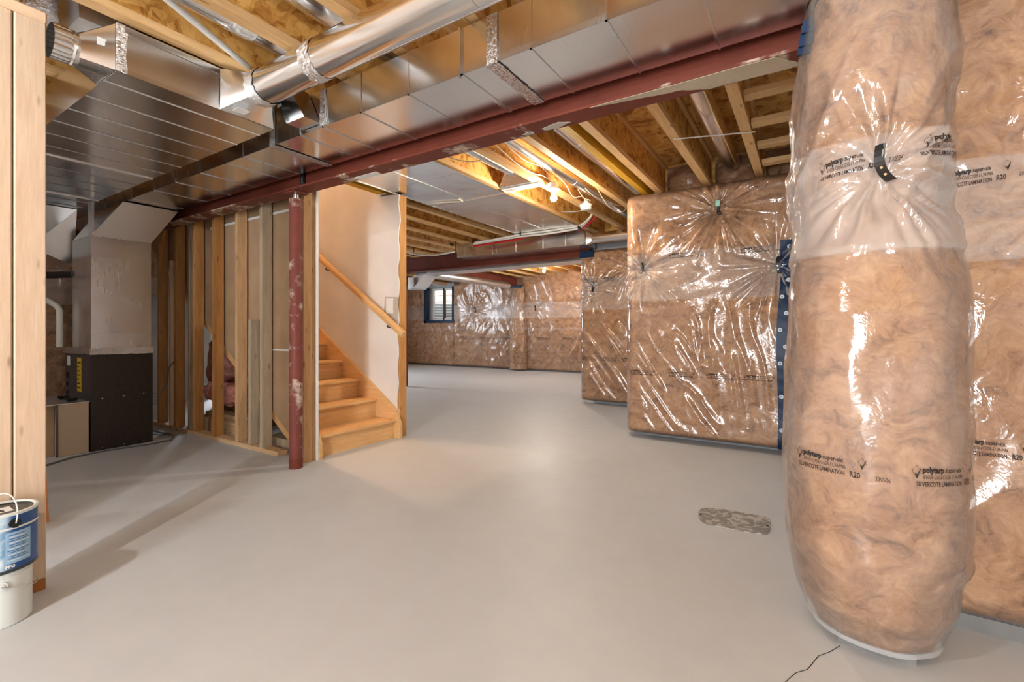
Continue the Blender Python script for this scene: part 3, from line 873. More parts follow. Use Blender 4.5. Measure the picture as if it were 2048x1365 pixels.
# handrail on brackets
hr = thing('handrail', 'sloping pine handrail on metal brackets along the white stair wall', 'handrail', (-3.8, 3.12, 1.0))
a, b = Vector((-3.20, 3.135, 1.005)), Vector((-5.9, 3.135, 1.005 + 2.71 * .652))
d = (b - a).normalized(); up = Vector((0, 1, 0)).cross(d).normalized()
if up.z < 0: up = -up
prof = [(-.02, -.028), (.02, -.028), (.026, -.01), (.026, .012), (.016, .028), (-.016, .028), (-.026, .012), (-.026, -.01)]
vs = [a + Vector((0, p[0], 0)) + up * p[1] for p in prof] + [b + Vector((0, p[0], 0)) + up * p[1] for p in prof]
MB().add(vs, [tuple(range(8)), tuple(range(15, 7, -1))] + [(i, i + 8, (i + 1) % 8 + 8, (i + 1) % 8) for i in range(8)]).build('rail', 'pine_x', hr)
for f in (.07, .42, .8):
    p = a + (b - a) * f
    MB().tube([p - up * .03, p - up * .06, (p.x, YR - .004, p.z - .07)], .007, 8).build('bracket', 'black_metal', hr)

part = thing('stud_partition', 'open stud wall of yellowish two-by-four studs under the steel beam', 'partition', (-4.6, 2.245, 0))
for x, m in ((-3.968, 'wood_grey_z'), (-4.37, 'wood_z'), (-4.788, 'wood_stud_z'), (-5.18, 'wood_stud_z'), (-5.585, 'wood_stud_z'), (-5.985, 'wood_stud_z')):
    box('stud', m, part, x, x + .038, 2.20, 2.289, .038, JB - .04, .002)
box('bottom_plate', 'lumber_x', part, -6.15, -3.70, 2.20, 2.289, 0, .038, .002)
box('top_plate', 'lumber_x', part, -6.15, -3.34, 2.20, 2.289, JB - .04, JB - .002)
box('stud', 'wood_grey_z', part, -5.315, -5.275, 2.215, 2.289, .038, JB - .04, .002)
box('stud', 'wood_pale_z', part, -5.70, -5.662, 2.20, 2.27, .038, 1.78, .002)
box('end_stud', 'wood_z', part, -3.378, -3.34, 2.20, 2.272, 0.0, JB - .04, .002)
box('end_stud', 'wood_z', part, -3.378, -3.342, 2.275, 2.303, 0.0, JB - .04, .002)
sh = MB().box(-4.166, -4.128, 2.208, 2.285, .0385, 1.14).build('cut_board', 'wood_grey_z', bevel=.003)
tag(sh, 'short grey board standing loose between two studs of the open wall', 'board')
# drywall on the stair side of the studs, seen from its paper back
wl = thing('wall_stair_inner', 'drywall sheet behind the open studs with brown paper back', None, (-4.5, 2.31, 0), kind='structure')
sl = RISE / RUN
zl = lambda x: max(0, (SX - x) * sl - .05)
poly = [(-3.335, 0), (-3.335, JB), (-6.70, JB), (-6.70, zl(-6.70)), (SX - .07, 0)]  # left run of the sheet is added length that blocks stairwell light
MB().prism(poly, 'y', 2.305, 2.310).build('paper_back', 'drywall_paper', wl)
MB().prism(poly, 'y', 2.310, 2.3175).build('white_face', 'drywall', wl)
MB().box(-3.3352, -3.322, 2.302, 2.3195, 0, JB).build('corner_bead', 'white_plastic', wl)
MB().box(-5.05, -3.35, 2.3025, 2.3049, 2.055, 2.075).build('joint_line', 'joint_compound', wl)
MB().box(-4.35, -3.35, 2.3025, 2.3049, .868, .884).build('joint_line', 'joint_compound', wl)

# insulation bags and lumber stored under the stairs
def blob(name, mat, c, r, seed, parent, amp=.25, n=28):
    vs, fs = [], []
    for i in range(n + 1):
        ph = math.pi * i / n
        for k in range(n):
            th = 2 * math.pi * k / n
            d_ = Vector((math.sin(ph) * math.cos(th), math.sin(ph) * math.sin(th), math.cos(ph)))
            w = 1 + amp * (float(fbm(d_.x * 2.2 + 5 + d_.z, d_.y * 2.2 + 5 - d_.z * 1.3, seed)) - .45) * 2 + .05 * (float(vnoise(d_.z * 14 + 9, d_.x * 3 + 9, seed)) - .5)
            e = .7
            q = [math.copysign(abs(x_) ** e, x_) for x_ in d_]
            vs.append((c[0] + r[0] * q[0] * w, c[1] + r[1] * q[1] * w, max(.0, c[2] + r[2] * q[2] * w)))
    for i in range(n):
        for k in range(n): fs.append((i * n + k, i * n + (k + 1) % n, (i + 1) * n + (k + 1) % n, (i + 1) * n + k))
    return MB().add(vs, fs).build(name, mat, parent, smooth=80)
t = thing('insulation_bag', 'bulging plastic bag of pink insulation stored behind the studs', 'bag', (-5.25, 2.72, .4))
blob('pink_fill', 'pink_batt', (-5.28, 2.72, .73), (.36, .27, .30), 3, t)
blob('bag_skin', 'bag_film', (-5.28, 2.72, .73), (.37, .28, .31), 3, t)
t = thing('insulation_bag', 'torn flat wad of pink insulation below the plastic bag', 'bag', (-5.1, 2.6, .2))
blob('pink_fill', 'pink_batt', (-5.05, 2.45, .40), (.34, .10, .11), 8, t, .4)
for i, (x0, x1, y0, y1, z0, z1, lb) in enumerate(((-5.6, -4.55, 2.36, 2.45, 0, .14, 'pale timber offcut lying on edge under the stairs'), (-5.5, -4.6, 2.47, 2.62, 0, .04, 'flat pale plank under the stairs'),
                                            (-5.45, -4.7, 2.44, 2.58, .14, .18, 'plank lying on top of the timber offcut'), (-5.5, -4.90, 2.63, 2.95, 0, .44, 'brown crate under the bag of pink insulation'),)):
    tag(MB().box(x0, x1, y0, y1, z0, z1).build('timber_offcut' if i < 3 else 'crate', 'lumber_x' if i < 3 else 'added_block_brown', bevel=.004), lb, 'lumber' if i < 3 else 'crate')  # the brown block is added where only a shaded gap lies
tag(MB().box(-4.28, -3.75, 2.36, 2.47, 0, .09).build('timber_offcut', 'wood_grey_z', bevel=.004), 'weathered grey timber block on the floor under the bottom steps', 'lumber')

# ------------------------------------------------------------------ furnace corner
fu = thing('furnace', 'dark brown steel furnace cabinet with grey control panel and yellow label', 'furnace', (-5.53, 1.65, 0))
FX, FY0, FY1, FZ = -5.19, 1.425, 1.872, .835
box('cabinet', 'furnace_grey', fu, -5.88, FX - .012, FY0, FY1, .012, FZ, .004)
side = MB().box(FX - .012, FX, FY0, FY1, .0, FZ).build('side_panel', 'furnace_brown', fu, bevel=.003)
for yy in (FY0 + .14, FY0 + .24, FY0 + .34): MB().box(FX, FX + .003, yy - .008, yy + .008, .05, .36).build('pressed_rib', 'furnace_brown', side)
for yy, zz in ((1.50, .45), (1.65, .455), (1.80, .46), (1.50, .022), (1.65, .022), (1.80, .022)):
    MB().tube([(FX - .001, yy, zz), (FX + .004, yy, zz)], .006, 8).build('screw', 'rivet', side)
MB().box(-5.53, -5.43, FY0 - .003, FY0, .50, .80).build('yellow_label', 'yellow_label', fu)
for k in range(7): MB().box(-5.52, -5.44 - .02 * (k % 3), FY0 - .0042, FY0 - .003, .53 + .037 * k, .54 + .037 * k).build('label_line', 'ink', fu)
MB().box(-5.80, -5.73, FY0 - .003, FY0, .72, .81).build('white_label', 'white_paper', fu)
MB().box(-5.60, -5.60 + .37, FY0 - .006, FY0, .42, .455).build('panel_ridge', 'furnace_grey', fu)
for k in range(4):
    for xx in (-5.86, -5.70): MB().tube([(xx, FY0 - .004, .38 + .1 * k), (xx, FY0, .38 + .1 * k)], .006, 8).build('screw', 'rivet', fu)
for zz, r in ((.47, .022), (.55, .02), (.63, .03)): MB().tube([(-5.80, FY0 - .006, zz), (-5.80, FY0, zz)], r, 14).build('knockout', 'black_metal', fu)
pl = thing('supply_plenum', 'tall galvanized supply plenum standing on the brown furnace', 'duct', (-5.42, 1.64, FZ))
QX0, QY0, QY1 = -5.664, 1.425, 1.857
zs = [FZ + .05, 1.02, 1.36, 1.68, 1.86]
for a, b in zip(zs[:-1], zs[1:]):
    box('plenum_section', 'galv', pl, QX0, FX, QY0, QY1, a + .001, b - .001)
    box('cross_seam', 'galv', pl, QX0 - .002, FX + .002, QY0 - .002, QY1 + .002, b - .004, b + .003)
m = MB().hexa([(QX0, QY0, 1.86), (FX, QY0, 1.86), (FX, QY1, 1.86), (QX0, QY1, 1.86)], [(-5.66, 1.60, 2.170), (-5.04, 1.60, 2.170), (-5.04, 2.02, 2.170), (-5.66, 2.02, 2.170)])
m.build('top_transition', 'galv_dull', pl)
box('corner_strip', 'galv', pl, FX - .06, FX + .003, QY0 - .003, QY0 + .02, 1.86, 2.155)
m = MB()
for k in range(9):
    y0 = QY0 - .012 + (QY1 - QY0 + .024) * k / 9
    m.box(FX - .01, FX + .008 + random.uniform(0, .006), y0, y0 + .055, FZ - .004 + random.uniform(0, .006), FZ + .055)
m.box(-5.90, FX, QY0 - .012, QY0 - .002, FZ, FZ + .055)
m.box(-5.89, FX, QY0, QY1, FZ, FZ + .05)
m.build('foil_collar', 'foil_tape', pl)
rbx = thing('return_box', 'beige sheet metal return box beside the furnace', 'duct', (-5.5, 1.3, 0))
box('box_body', 'beige_metal', rbx, -5.9, FX - .004, 1.21, 1.412, .0, .43, .003)
box('lid', 'galv_dull', rbx, -5.92, FX, 1.0, 1.415, .43, .436)
box('end_box', 'rusty_beige', rbx, -5.9, FX - .06, .95, 1.208, .0, .43, .003)
box('flange_strip', 'furnace_grey', rbx, FX - .004, FX, 1.205, 1.217, 0, .432)
for xx, ll in ((-5.45, .14), (-5.62, .10)):
    tag(MB().tube([(xx, 1.32, .452), (xx + ll, 1.36, .452), (xx + ll * 1.1, 1.30, .450)], .012, 8).build('pipe_fitting', 'black_plastic', smooth=40), 'small black fitting left lying on the return box lid', 'fitting', 'loose fittings on the return box')
# drop duct with folded corner, black vent pipe, white condensate pipe
dd = thing('return_drop', 'galvanized return drop with diagonal fold hanging beyond the furnace', 'duct', (-6.2, 1.30, 1.6))
MB().hexa([(-6.45, 1.20, 1.80), (-5.92, 1.20, 1.80), (-5.92, 1.50, 1.66), (-6.45, 1.50, 1.66)], [(-6.45, 1.10, 2.165), (-5.72, 1.10, 2.165), (-5.72, 1.47, 2.165), (-6.45, 1.47, 2.165)]).build('drop_body', 'galv', dd)
tag(MB().tube([(-5.66, 1.44, 1.56), (-5.95, 1.36, 1.56), (-6.15, 1.30, 1.57), (-6.40, 1.22, 1.60)], .032, 14).build('vent_pipe', 'black_plastic', smooth=50), 'black plastic vent pipe bending beside the supply plenum', 'pipe')
tag(MB().tube([(-5.80, 1.37, .89), (-5.80, 1.37, 1.23), (-5.84, 1.36, 1.27), (-6.30, 1.26, 1.44)], .025, 14).build('vent_pipe', 'pvc', smooth=50), 'cream plastic pipe rising from the furnace and turning to the wall', 'pipe')

pts = []
for k in range(40):
    th = -1.15 * math.pi + k / 39 * 1.75 * math.pi
    pts.append((-5.45 + .62 * math.cos(th) * 1.0, 1.50 + .78 * math.sin(th) * .62 + .10, .007))
pts = [p for p in pts if p[0] > -5.15 or p[1] < 1.05 or p[1] > 1.93]
tag(MB().tube([(-4.6, .75, .007), (-4.78, .92, .007), (-4.95, 1.10, .007), (-5.07, 1.28, .007), (-5.11, 1.5, .007), (-5.06, 1.78, .007), (-5.08, 1.98, .007), (-5.3, 2.08, .007), (-5.7, 2.02, .02)], .007, 8).build('power_cord', 'cable_grey', smooth=50), 'grey cable looping round the furnace on the floor', 'cable')
tag(MB().tube([(-5.30, 1.868, .45), (-5.27, 1.95, .43), (-5.35, 2.05, .52), (-5.50, 2.12, .66), (-5.57, 2.197, .72)], .006, 8).build('gas_line', 'cable_grey', smooth=50), 'thin grey line curving from the furnace side to the studs', 'cable')

# wooden post and plates at the left edge
post = thing('wall_end_post', 'pale pine post of doubled boards with top plates beside the stacked cans', 'post', (-2.64, .50, 0))
box('stud', 'wood_pale_z', post, -2.638, -2.60, .484, .575, .045, 2.29, .004)
box('stud', 'wood_pale_z', post, -2.638, -2.602, .385, .479, .045, 2.29, .004)
box('base_block', 'wood_preserve', post, -2.636, -2.602, .40, .573, 0, .045)
box('top_plate', 'wood_pale_y', post, -2.69, -2.598, -.6, .578, 2.29, 2.335, .006)
box('top_plate', 'wood_pale_y', post, -2.69, -2.598, -.6, .50, 2.337, 2.39, .004)
bd = MB().hexa([(-3.54, .66, 0), (-3.50, .66, 0), (-3.50, .785, 0), (-3.54, .785, 0)], [(-3.54, .62, 1.6), (-3.50, .62, 1.6), (-3.50, .72, 1.6), (-3.54, .72, 1.6)])
tag(bd.build('leaning_board', 'wood_preserve'), 'orange-brown board standing behind the pale post', 'board')
struct('wall_added_utility', MB().box(-3.60, -3.545, -3.6, .66, 0, 2.38), 'drywall')  # unseen wall, added to hold the room's light back from the furnace
op = thing('stud_partition', 'open stud wall continuing from the pale post behind the camera', 'partition', (-2.62, -1.6, 0))
for k in range(9): box('stud', 'wood_pale_z', op, -2.688, -2.60, -.06 - .405 * k, -.022 - .405 * k, .038, 2.288, .002)
box('bottom_plate', 'wood_pale_y', op, -2.688, -2.60, -3.58, .384, 0, .038)

# ------------------------------------------------------------------ plastic-faced insulation blankets
def grid_mesh(P, name, mat, parent, smooth=True, flip=False):
    ni, nj = P.shape[:2]
    off = np.array(OFF[parent.name])
    me = bpy.data.meshes.new(name)
    idx = np.arange(ni * nj).reshape(ni, nj)
    q = np.stack([idx[:-1, :-1], idx[1:, :-1], idx[1:, 1:], idx[:-1, 1:]], -1).reshape(-1, 4)
    if flip: q = q[:, ::-1]
    me.from_pydata((P.reshape(-1, 3) - off).tolist(), [], q.tolist())
    if smooth: me.polygons.foreach_set('use_smooth', [True] * len(me.polygons))
    me.materials.append(MAT[mat])
    o = bpy.data.objects.new(name, me); col.objects.link(o); o.parent = parent
    OFF[o.name] = tuple(off)
    return o

def normals(P, flip):
    du = np.gradient(P, axis=0); dv = np.gradient(P, axis=1)
    n = np.cross(du, dv); n /= np.linalg.norm(n, axis=-1, keepdims=True) + 1e-9
    return -n if flip else n

def pinch(S, T, ties):
    """depth pulled in at the ties and radiating creases: returns (pull, crease)"""
    pull = np.zeros_like(S); cre = np.zeros_like(S)
    for i, (s, t_, depth, rad, amp) in enumerate(ties):
        r = np.hypot(S - s, T - t_); th = np.arctan2(T - t_, S - s)
        pull += depth * np.exp(-(r / rad) ** 1.1)
        w = vnoise(th * 4.5 + 20 + i * 7, r * 1.5 + 3, i) + .5 * vnoise(th * 10 + 40, r * 2 + 3, i + 5)
        cre += amp * (np.abs(w - .75) * 2 - .5) * np.exp(-((r - .10) / (rad * 1.5)) ** 2) * np.minimum(r / .05, 1)
    return pull, cre

def creases(S, T, ang, density, length, seed, sharp=4):
    """long thin ridges running along direction ang"""
    c, s = math.cos(ang), math.sin(ang)
    U = (S * c + T * s) / length; V = (-S * s + T * c) * density
    V = V + .6 * (vnoise(U * 1.5, V * .2, seed + 1) - .5)
    n = vnoise(U, V, seed)
    return np.clip(1 - np.abs(n - .5) * sharp, 0, 1) ** 2

def sample(P, S, T, s, t_):
    """bilinear lookup of grid P at parameters s, t (S, T monotone 1-D axes)"""
    i = np.clip(np.interp(s, S, np.arange(len(S))), 0, len(S) - 1.001); j = np.clip(np.interp(t_, T, np.arange(len(T))), 0, len(T) - 1.001)
    i0, j0 = int(i), int(j); a, b = i - i0, j - j0
    return P[i0, j0] * (1 - a) * (1 - b) + P[i0 + 1, j0] * a * (1 - b) + P[i0, j0 + 1] * (1 - a) * b + P[i0 + 1, j0 + 1] * a * b

def flat_text(txt, size, bold=0., sx=1.0):
    cu = bpy.data.curves.new('txt', 'FONT'); cu.body = txt; cu.size = size; cu.offset = bold; cu.resolution_u = 2
    ob = bpy.data.objects.new('txt', cu); col.objects.link(ob)
    dg = bpy.context.evaluated_depsgraph_get()
    me = bpy.data.meshes.new_from_object(ob.evaluated_get(dg))
    vs = [(v.co.x * sx, v.co.y) for v in me.vertices]; fs = [tuple(p.vertices) for p in me.polygons]
    bpy.data.objects.remove(ob); bpy.data.curves.remove(cu); bpy.data.meshes.remove(me)
    w = max([v[0] for v in vs] + [0])
    return vs, fs, w

LEAF = [(0, -.5), (.06, -.48), (.04, -.22), (.34, -.26), (.28, -.16), (.52, .06), (.42, .10), (.46, .26), (.30, .22), (.26, .30), (.12, .14), (.18, .46), (.08, .40), (0, .56)]
LEAF = LEAF + [(-x, y) for x, y in LEAF[::-1][1:-1]]
def leaf_logo(size):
    vs, fs = [], []
    n = len(LEAF)
    for k in range(n):
        vs += [(LEAF[k][0] * size, LEAF[k][1] * size), (LEAF[k][0] * size * .9, LEAF[k][1] * size * .9)]
    for k in range(n):
        a, b = 2 * k, 2 * ((k + 1) % n)
        fs.append((a, b, b + 1, a + 1))
    m = len(vs)
    ch = [(-.22, -.02), (-.06, -.12), (.02, -.20), (.50, .42), (.06, -.46), (-.08, -.42)]
    vs += [(x * size, y * size) for x, y in ch]; fs.append(tuple(range(m, m + 6)))
    return vs, fs

def print_block():
    """the film's repeated print as flat polygons in (s, t): list of (name, verts, faces)"""
    out = []
    def put(nm, vs, fs, x, y): out.append((nm, [(a + x, b + y) for a, b in vs], fs))
    put('printed_logo', *leaf_logo(.036), .018, .040)
    vs, fs, w = flat_text('polytarp', .022, .0012, 1.18); put('printed_word', vs, fs, .040, .040)
    vs, fs, w2 = flat_text('super-six', .020, .0003, 1.15); put('printed_word', vs, fs, .046 + w, .040)
    vs, fs, w3 = flat_text('69009-CAN/CGSB-51.34-M86', .0155, 0, .98); put('printed_code', vs, fs, .042, .022)
    vs, fs, w4 = flat_text('SILVERCOTE LAMINATION', .0185, .0003, .95); put('printed_word', vs, fs, .016, .001)
    vs, fs, w5 = flat_text('R20', .024, .0005, 1.1); put('printed_code', vs, fs, .036 + w4, .001)
    put('printed_logo', *leaf_logo(.034), .085 + w4, .046)
    vs, fs, w6 = flat_text('230506', .018, 0, 1.05); put('printed_code', vs, fs, .135 + w4, .003)
    return out

BLOCK = print_block()
def place_print(P, N, S, T, s0, t0, parent, slope=0., mat='ink', lift=.002, sx=1.0, sy=1.0, split=False):
    allm = MB()
    for nm, V, Fc in BLOCK:
        vs = []
        for a, b in V:
            s = s0 + a * sx; t_ = t0 + b * sy + slope * a * sx
            vs.append(tuple(sample(P, S, T, s, t_) + sample(N, S, T, s, t_) * lift))
        if split: tag(MB().add(vs, Fc).build(nm, mat, parent), kind='stuff')
        else: allm.add(vs, Fc)
    if not split: tag(allm.build('film_print', mat, parent), kind='stuff')

def tie_strap(P, N, S, T, s, t_, ang, parent, L=.11, W=.024):
    """bent black strap riveted at the pinch, with two rivets"""
    c0 = sample(P, S, T, s, t_)
    n = np.mean([sample(N, S, T, s + a, t_ + b) for a in (-.1, 0, .1) for b in (-.1, 0, .1)], axis=0); n /= np.linalg.norm(n)
    zax = np.array([0, 0, 1.]); zax = zax - n * (zax @ n); zax /= np.linalg.norm(zax)
    xax = np.cross(zax, n)
    ux = xax * math.sin(ang) + zax * math.cos(ang); wx = xax * math.cos(ang) - zax * math.sin(ang)
    rows = 9; vs = []; fs = []
    def base(f):
        e = f / (L / 2)
        return c0 + ux * f + wx * (.10 * L * e * e) + n * (.014 + .16 * L * e * e * (1.4 if f > 0 else .7))
    for i in range(rows):
        f = (i / (rows - 1) - .5) * L
        for w in (-W / 2, W / 2):
            q = base(f) + wx * w
            vs.append(tuple(q + n * .0015)); vs.append(tuple(q - n * .0015))
    for i in range(rows - 1):
        a = i * 4; b = a + 4
        fs += [(a, a + 2, b + 2, b), (a + 1, b + 1, b + 3, a + 3), (a, b, b + 1, a + 1), (a + 2, a + 3, b + 3, b + 2)]
    fs += [(0, 1, 3, 2), (rows * 4 - 4, rows * 4 - 2, rows * 4 - 1, rows * 4 - 3)]
    o = MB().add(vs, fs).build('tie_strap', 'black_plastic', parent)
    for f in (-.28, -.06):
        p = base(f * L)
        MB().tube([tuple(p), tuple(p + n * .004)], W * .16, 8).build('rivet', 'rivet', o)
    return o

def blanket_panel(name, label, x0, x1, z0, z1, Y, thick, step, ties, mat_b, mat_f, cre=(), bands=(1.333, 1.775), r=.12, seed=1, right_open=False, left_open=False, film_amp=1.0):
    """blanket hung on a wall facing -Y; its front bulges to Y - thick"""
    th = thing(name, label, 'insulation', ((x0 + x1) / 2, Y - thick / 2, 0))
    S = np.arange(x0, x1 + step, step); S[-1] = x1
    T = np.arange(z0, z1 + step, step); T[-1] = z1
    SS, TT = np.meshgrid(S, T, indexing='ij')
    def prof(d, rr): 
        u = np.clip(1 - d / rr, 0, 1)
        return np.sqrt(np.clip(1 - u * u, 0, 1))
    pr = np.ones_like(SS)
    if not left_open: pr *= prof(SS - x0, r)
    if not right_open: pr *= prof(x1 - SS, r)
    pr *= prof(TT - z0, r * .7) * prof(z1 - TT, r)
    pull, crz = pinch(SS, TT, ties)
    low = (fbm(SS * 1.7 + 3, TT * 1.4 + 3, seed) - .45) * .06
    belt = -.018 * np.exp(-((TT - (bands[0] + bands[1]) / 2) / .22) ** 2)
    batt_off = (thick + low + belt) * pr - pull * pr + np.minimum(crz, .01) * pr * .45
    small = (fbm(SS * 9, TT * 9, seed + 4) - .45) * .02
    fo = batt_off + .012 * pr + crz * pr * film_amp
    for (ang, den, ln, amp, sd, sx0, sx1, sz0, sz1) in cre:
        mk = 1 / (1 + np.exp(-(SS - sx0) / .05)) / (1 + np.exp((SS - sx1) / .05)) / (1 + np.exp(-(TT - sz0) / .05)) / (1 + np.exp((TT - sz1) / .05))
        fo = fo + amp * creases(SS, TT, ang, den, ln, sd) * mk * pr
    fo = np.maximum(fo, batt_off + small * pr * .5 + .004)
    Y = Y - .012
    Pb = np.stack([SS, Y - batt_off - small * pr, TT], -1)
    Pf = np.stack([SS, Y - fo - .002, TT], -1)
    grid_mesh(Pb, 'batt', mat_b, th)
    grid_mesh(Pf, 'plastic_film', mat_f, th)
    N = normals(Pf, False)
    if N[len(S) // 2, len(T) // 2, 1] > 0: N = -N
    return th, Pf, N, S, T

def pt(px, py, y):
    """point where the pixel's ray meets the plane Y = y"""
    u = (px - 1024) / F_PX; v = (HORIZON - py) / F_PX
    t = y / (u * _S + _C)
    return ((u * _C - _S) * t, y, CAM_H + v * t)
def proj(p):
    d = -p[..., 0] * _S + p[..., 1] * _C; l = p[..., 0] * _C + p[..., 1] * _S
    return 1024 + F_PX * l / d, HORIZON - F_PX * (p[..., 2] - CAM_H) / d

# --- pilaster carrying the beam
struct('wall_pilaster', MB().box(.085, .287, 1.90, 2.27, 0, 2.092), 'footing_concrete')
pil = thing('insulation_blanket', 'tan insulation blanket bulging round the concrete pilaster under the beam end', 'insulation', (.18, 1.95, 0))
zt = [.04, .153, .336, .61, .885, 1.16, 1.306, 1.38, 1.526, 1.71, 1.89, 2.11, 2.172]
xl = [.012, -.023, -.053, -.066, -.066, -.053, -.035, -.015, -.027, -.038, -.027, .010, .020]
zr_ = [.04, .18, .254, .357, .55, .62, .99, 1.21, 1.33, 1.433, 1.537, 1.655, 2.02, 2.172]
xr_ = [.355, .395, .400, .417, .427, .420, .419, .414, .392, .366, .371, .387, .380, .375]
zf = [.04, .15, .35, .7, 1.1, 1.3, 1.45, 1.6, 1.8, 2.172]
yf = [1.855, 1.785, 1.745, 1.725, 1.735, 1.765, 1.80, 1.79, 1.765, 1.77]
STEP = .010
T = np.arange(.04, 2.172, STEP)
nS = 230
ref = None
PB = np.zeros((nS, len(T), 3)); NB = np.zeros_like(PB)
for j, z in enumerate(T):
    a, b, f = np.interp(z, zt, xl), np.interp(z, zr_, xr_), np.interp(z, zf, yf)
    r = min(.205, (b - a) / 2 * .96)
    path = [(a + .03, 2.75), (a, 2.3), (a, f + r)]
    path += [(a + r - r * math.cos(k / 10 * math.pi / 2), f + r - r * math.sin(k / 10 * math.pi / 2)) for k in range(1, 11)]
    path += [(b - r + r * math.sin(k / 10 * math.pi / 2), f + r - r * math.cos(k / 10 * math.pi / 2)) for k in range(0, 11)]
    path += [(b, 2.05), (b - .01, 2.175)]
    p = np.array(path); L = np.concatenate([[0], np.cumsum(np.linalg.norm(np.diff(p, axis=0), axis=1))])
    if ref is None or abs(z - .65) < STEP / 2: ref = L[-1]
    q = np.linspace(0, L[-1], nS)
    PB[:, j, 0] = np.interp(q, L, p[:, 0]); PB[:, j, 1] = np.interp(q, L, p[:, 1]); PB[:, j, 2] = z
S = np.linspace(0, ref, nS)
SS, TT = np.meshgrid(S, T, indexing='ij')
N0 = normals(PB, False)
mid = N0[nS // 2, len(T) // 2]
if mid[1] > 0: N0 = -N0
def s_of(px, z):
    j = int(np.argmin(np.abs(T - z))); u, _ = proj(PB[:, j]); ok = N0[:, j] @ np.array([0, -1, 0]) > -.2
    u = np.where(ok & (np.arange(nS) > 40), u, 1e9)
    return S[int(np.argmin(np.abs(u - px)))]
ties = [(s_of(1762, 1.555), 1.545, .065, .10, .034)]
pull, crz = pinch(SS, TT, ties)
low = (fbm(SS * 4 + 2, TT * 3 + 2, 21) - .45) * .035
small = (fbm(SS * 12, TT * 12, 23) - .45) * .016
hem = np.exp(-((TT - .05) / .04) ** 2) * .0
Pb = PB + N0 * (low - pull + small - .007)[..., None]
up_mask = 1 / (1 + np.exp(-(TT - 1.33) / .05))
cr = creases(SS, TT, 1.1, 9, .35, 31) * .014 * up_mask + creases(SS, TT, 2.0, 7, .4, 33) * .008 * up_mask + creases(SS, TT, .5, 6, .5, 35) * .002
cr = cr + .010 * np.exp(-((TT - .33 - .25 * (SS - 1.5)) / .012) ** 2) * (SS > 1.35)
belt = .006 * np.exp(-((TT - 1.30) / .01) ** 2) + .012 / (1 + np.exp(-(TT - 1.30) / .008)) / (1 + np.exp((TT - 1.65 + .05 * np.sin(SS * 9)) / .008))
flare = .009 * np.exp(-((TT - .05) / .035) ** 2) * (.6 + .6 * vnoise(SS * 14, TT * 0 + 4, 40))
Pf = PB + N0 * (low - pull * .95 + crz + cr + belt + flare * .5 + .006)[..., None]
grid_mesh(Pb, 'batt', 'batt', pil)
grid_mesh(Pf, 'plastic_film', 'film_near', pil)
NF = normals(Pf, False)
if NF[nS // 2, len(T) // 2, 1] > 0: NF = -NF
place_print(Pf, NF, S, T, s_of(1600, .64), .610, pil, sx=.62, sy=1.0, slope=-.03, split=True)
place_print(Pf, NF, S, T, s_of(1822, .64), .606, pil, sx=.60, sy=1.0, slope=.01, split=True)
place_print(Pf, NF, S, T, s_of(1640, 1.55), 1.535, pil, sx=.60, sy=1.0, slope=.10, split=True)
place_print(Pf, NF, S, T, s_of(1830, 1.56), 1.565, pil, sx=.60, sy=1.0, slope=.06, split=True)
tie_strap(Pf, NF, S, T, ties[0][0], 1.548, -.22, pil, L=.115, W=.026)
b = MB()
for k in range(5):
    z0 = 2.0 + .022 * k
    b.box(-.030 + .004 * k, .02, 1.885 - .01 * (k % 2), 1.90, z0, z0 + .026)
b.build('blue_tape', 'tape_blue', pil)

# --- wall right of the pilaster
t, Pf, N, S, T = blanket_panel('insulation_blanket', 'brown insulation blanket on the wall right of the bulging pilaster', .345, 1.6, .05, 2.36, 2.275, .085, .012,
    [(.72, 1.50, .03, .12, .02)], 'batt', 'film_side', cre=[(.05, 10, .35, .02, 51, .35, 1.6, 1.36, 1.62), (1.3, 8, .4, .012, 52, .35, 1.6, .3, 1.2), (.9, 9, .3, .012, 53, .35, 1.6, 1.65, 2.3)], bands=(1.29, 1.63), right_open=True, left_open=True, seed=5)
place_print(Pf, N, S, T, .43, .625, t, sx=.55)
place_print(Pf, N, S, T, .40, 1.54, t, sx=.55, slope=.08)
struct('baseboard_right', MB().box(.287, 2.6, 2.225, 2.27, 0, .055), 'footing_concrete')

# --- large panel facing the camera beyond the beam
MX0, MX1 = -1.54, .075
t, Pf, N, S, T = blanket_panel('insulation_blanket', 'large brown insulation panel under creased clear plastic with blue tape along its edge', MX0, MX1, .03, 2.39, 4.66, .20, .012,
    [(-.675, 2.135, .10, .17, .085), (-1.36, 1.63, .09, .14, .08), (-.215, 1.60, .06, .17, .06)], 'batt', 'film_mid',
    cre=[(math.radians(-57), 16, .40, .022, 61, -1.35, -.62, .12, 1.02), (math.radians(-82), 15, .5, .018, 62, -.92, -.30, .35, 1.30), (math.radians(8), 12, .5, .012, 63, -1.5, -.1, 2.2, 2.36), (math.radians(20), 9, .6, .014, 64, -1.2, -.25, 1.35, 1.75), (math.radians(-75), 16, .3, .012, 65, -.45, .0, 1.8, 2.15)],
    r=.11, seed=2)
for x in (-1.46, -1.10, -.77, -.47): place_print(Pf, N, S, T, x, .615, t, sx=.78, sy=.9)
for x in (-1.10, -.50): place_print(Pf, N, S, T, x, 1.715, t, sx=.78, sy=.9)
tie_strap(Pf, N, S, T, -1.36, 1.645, -.25, t, L=.12, W=.028)
tie_strap(Pf, N, S, T, -.675, 2.125, -.08, t, L=.13, W=.030)
tie_strap(Pf, N, S, T, -.213, 1.60, 0, t, L=.14, W=.030)
p = sample(Pf, S, T, -.672, 2.17)
MB().box(p[0] - .018, p[0] + .016, p[1] - .03, p[1] - .012, 2.15, 2.20).build('turquoise_tab', 'turquoise', t)
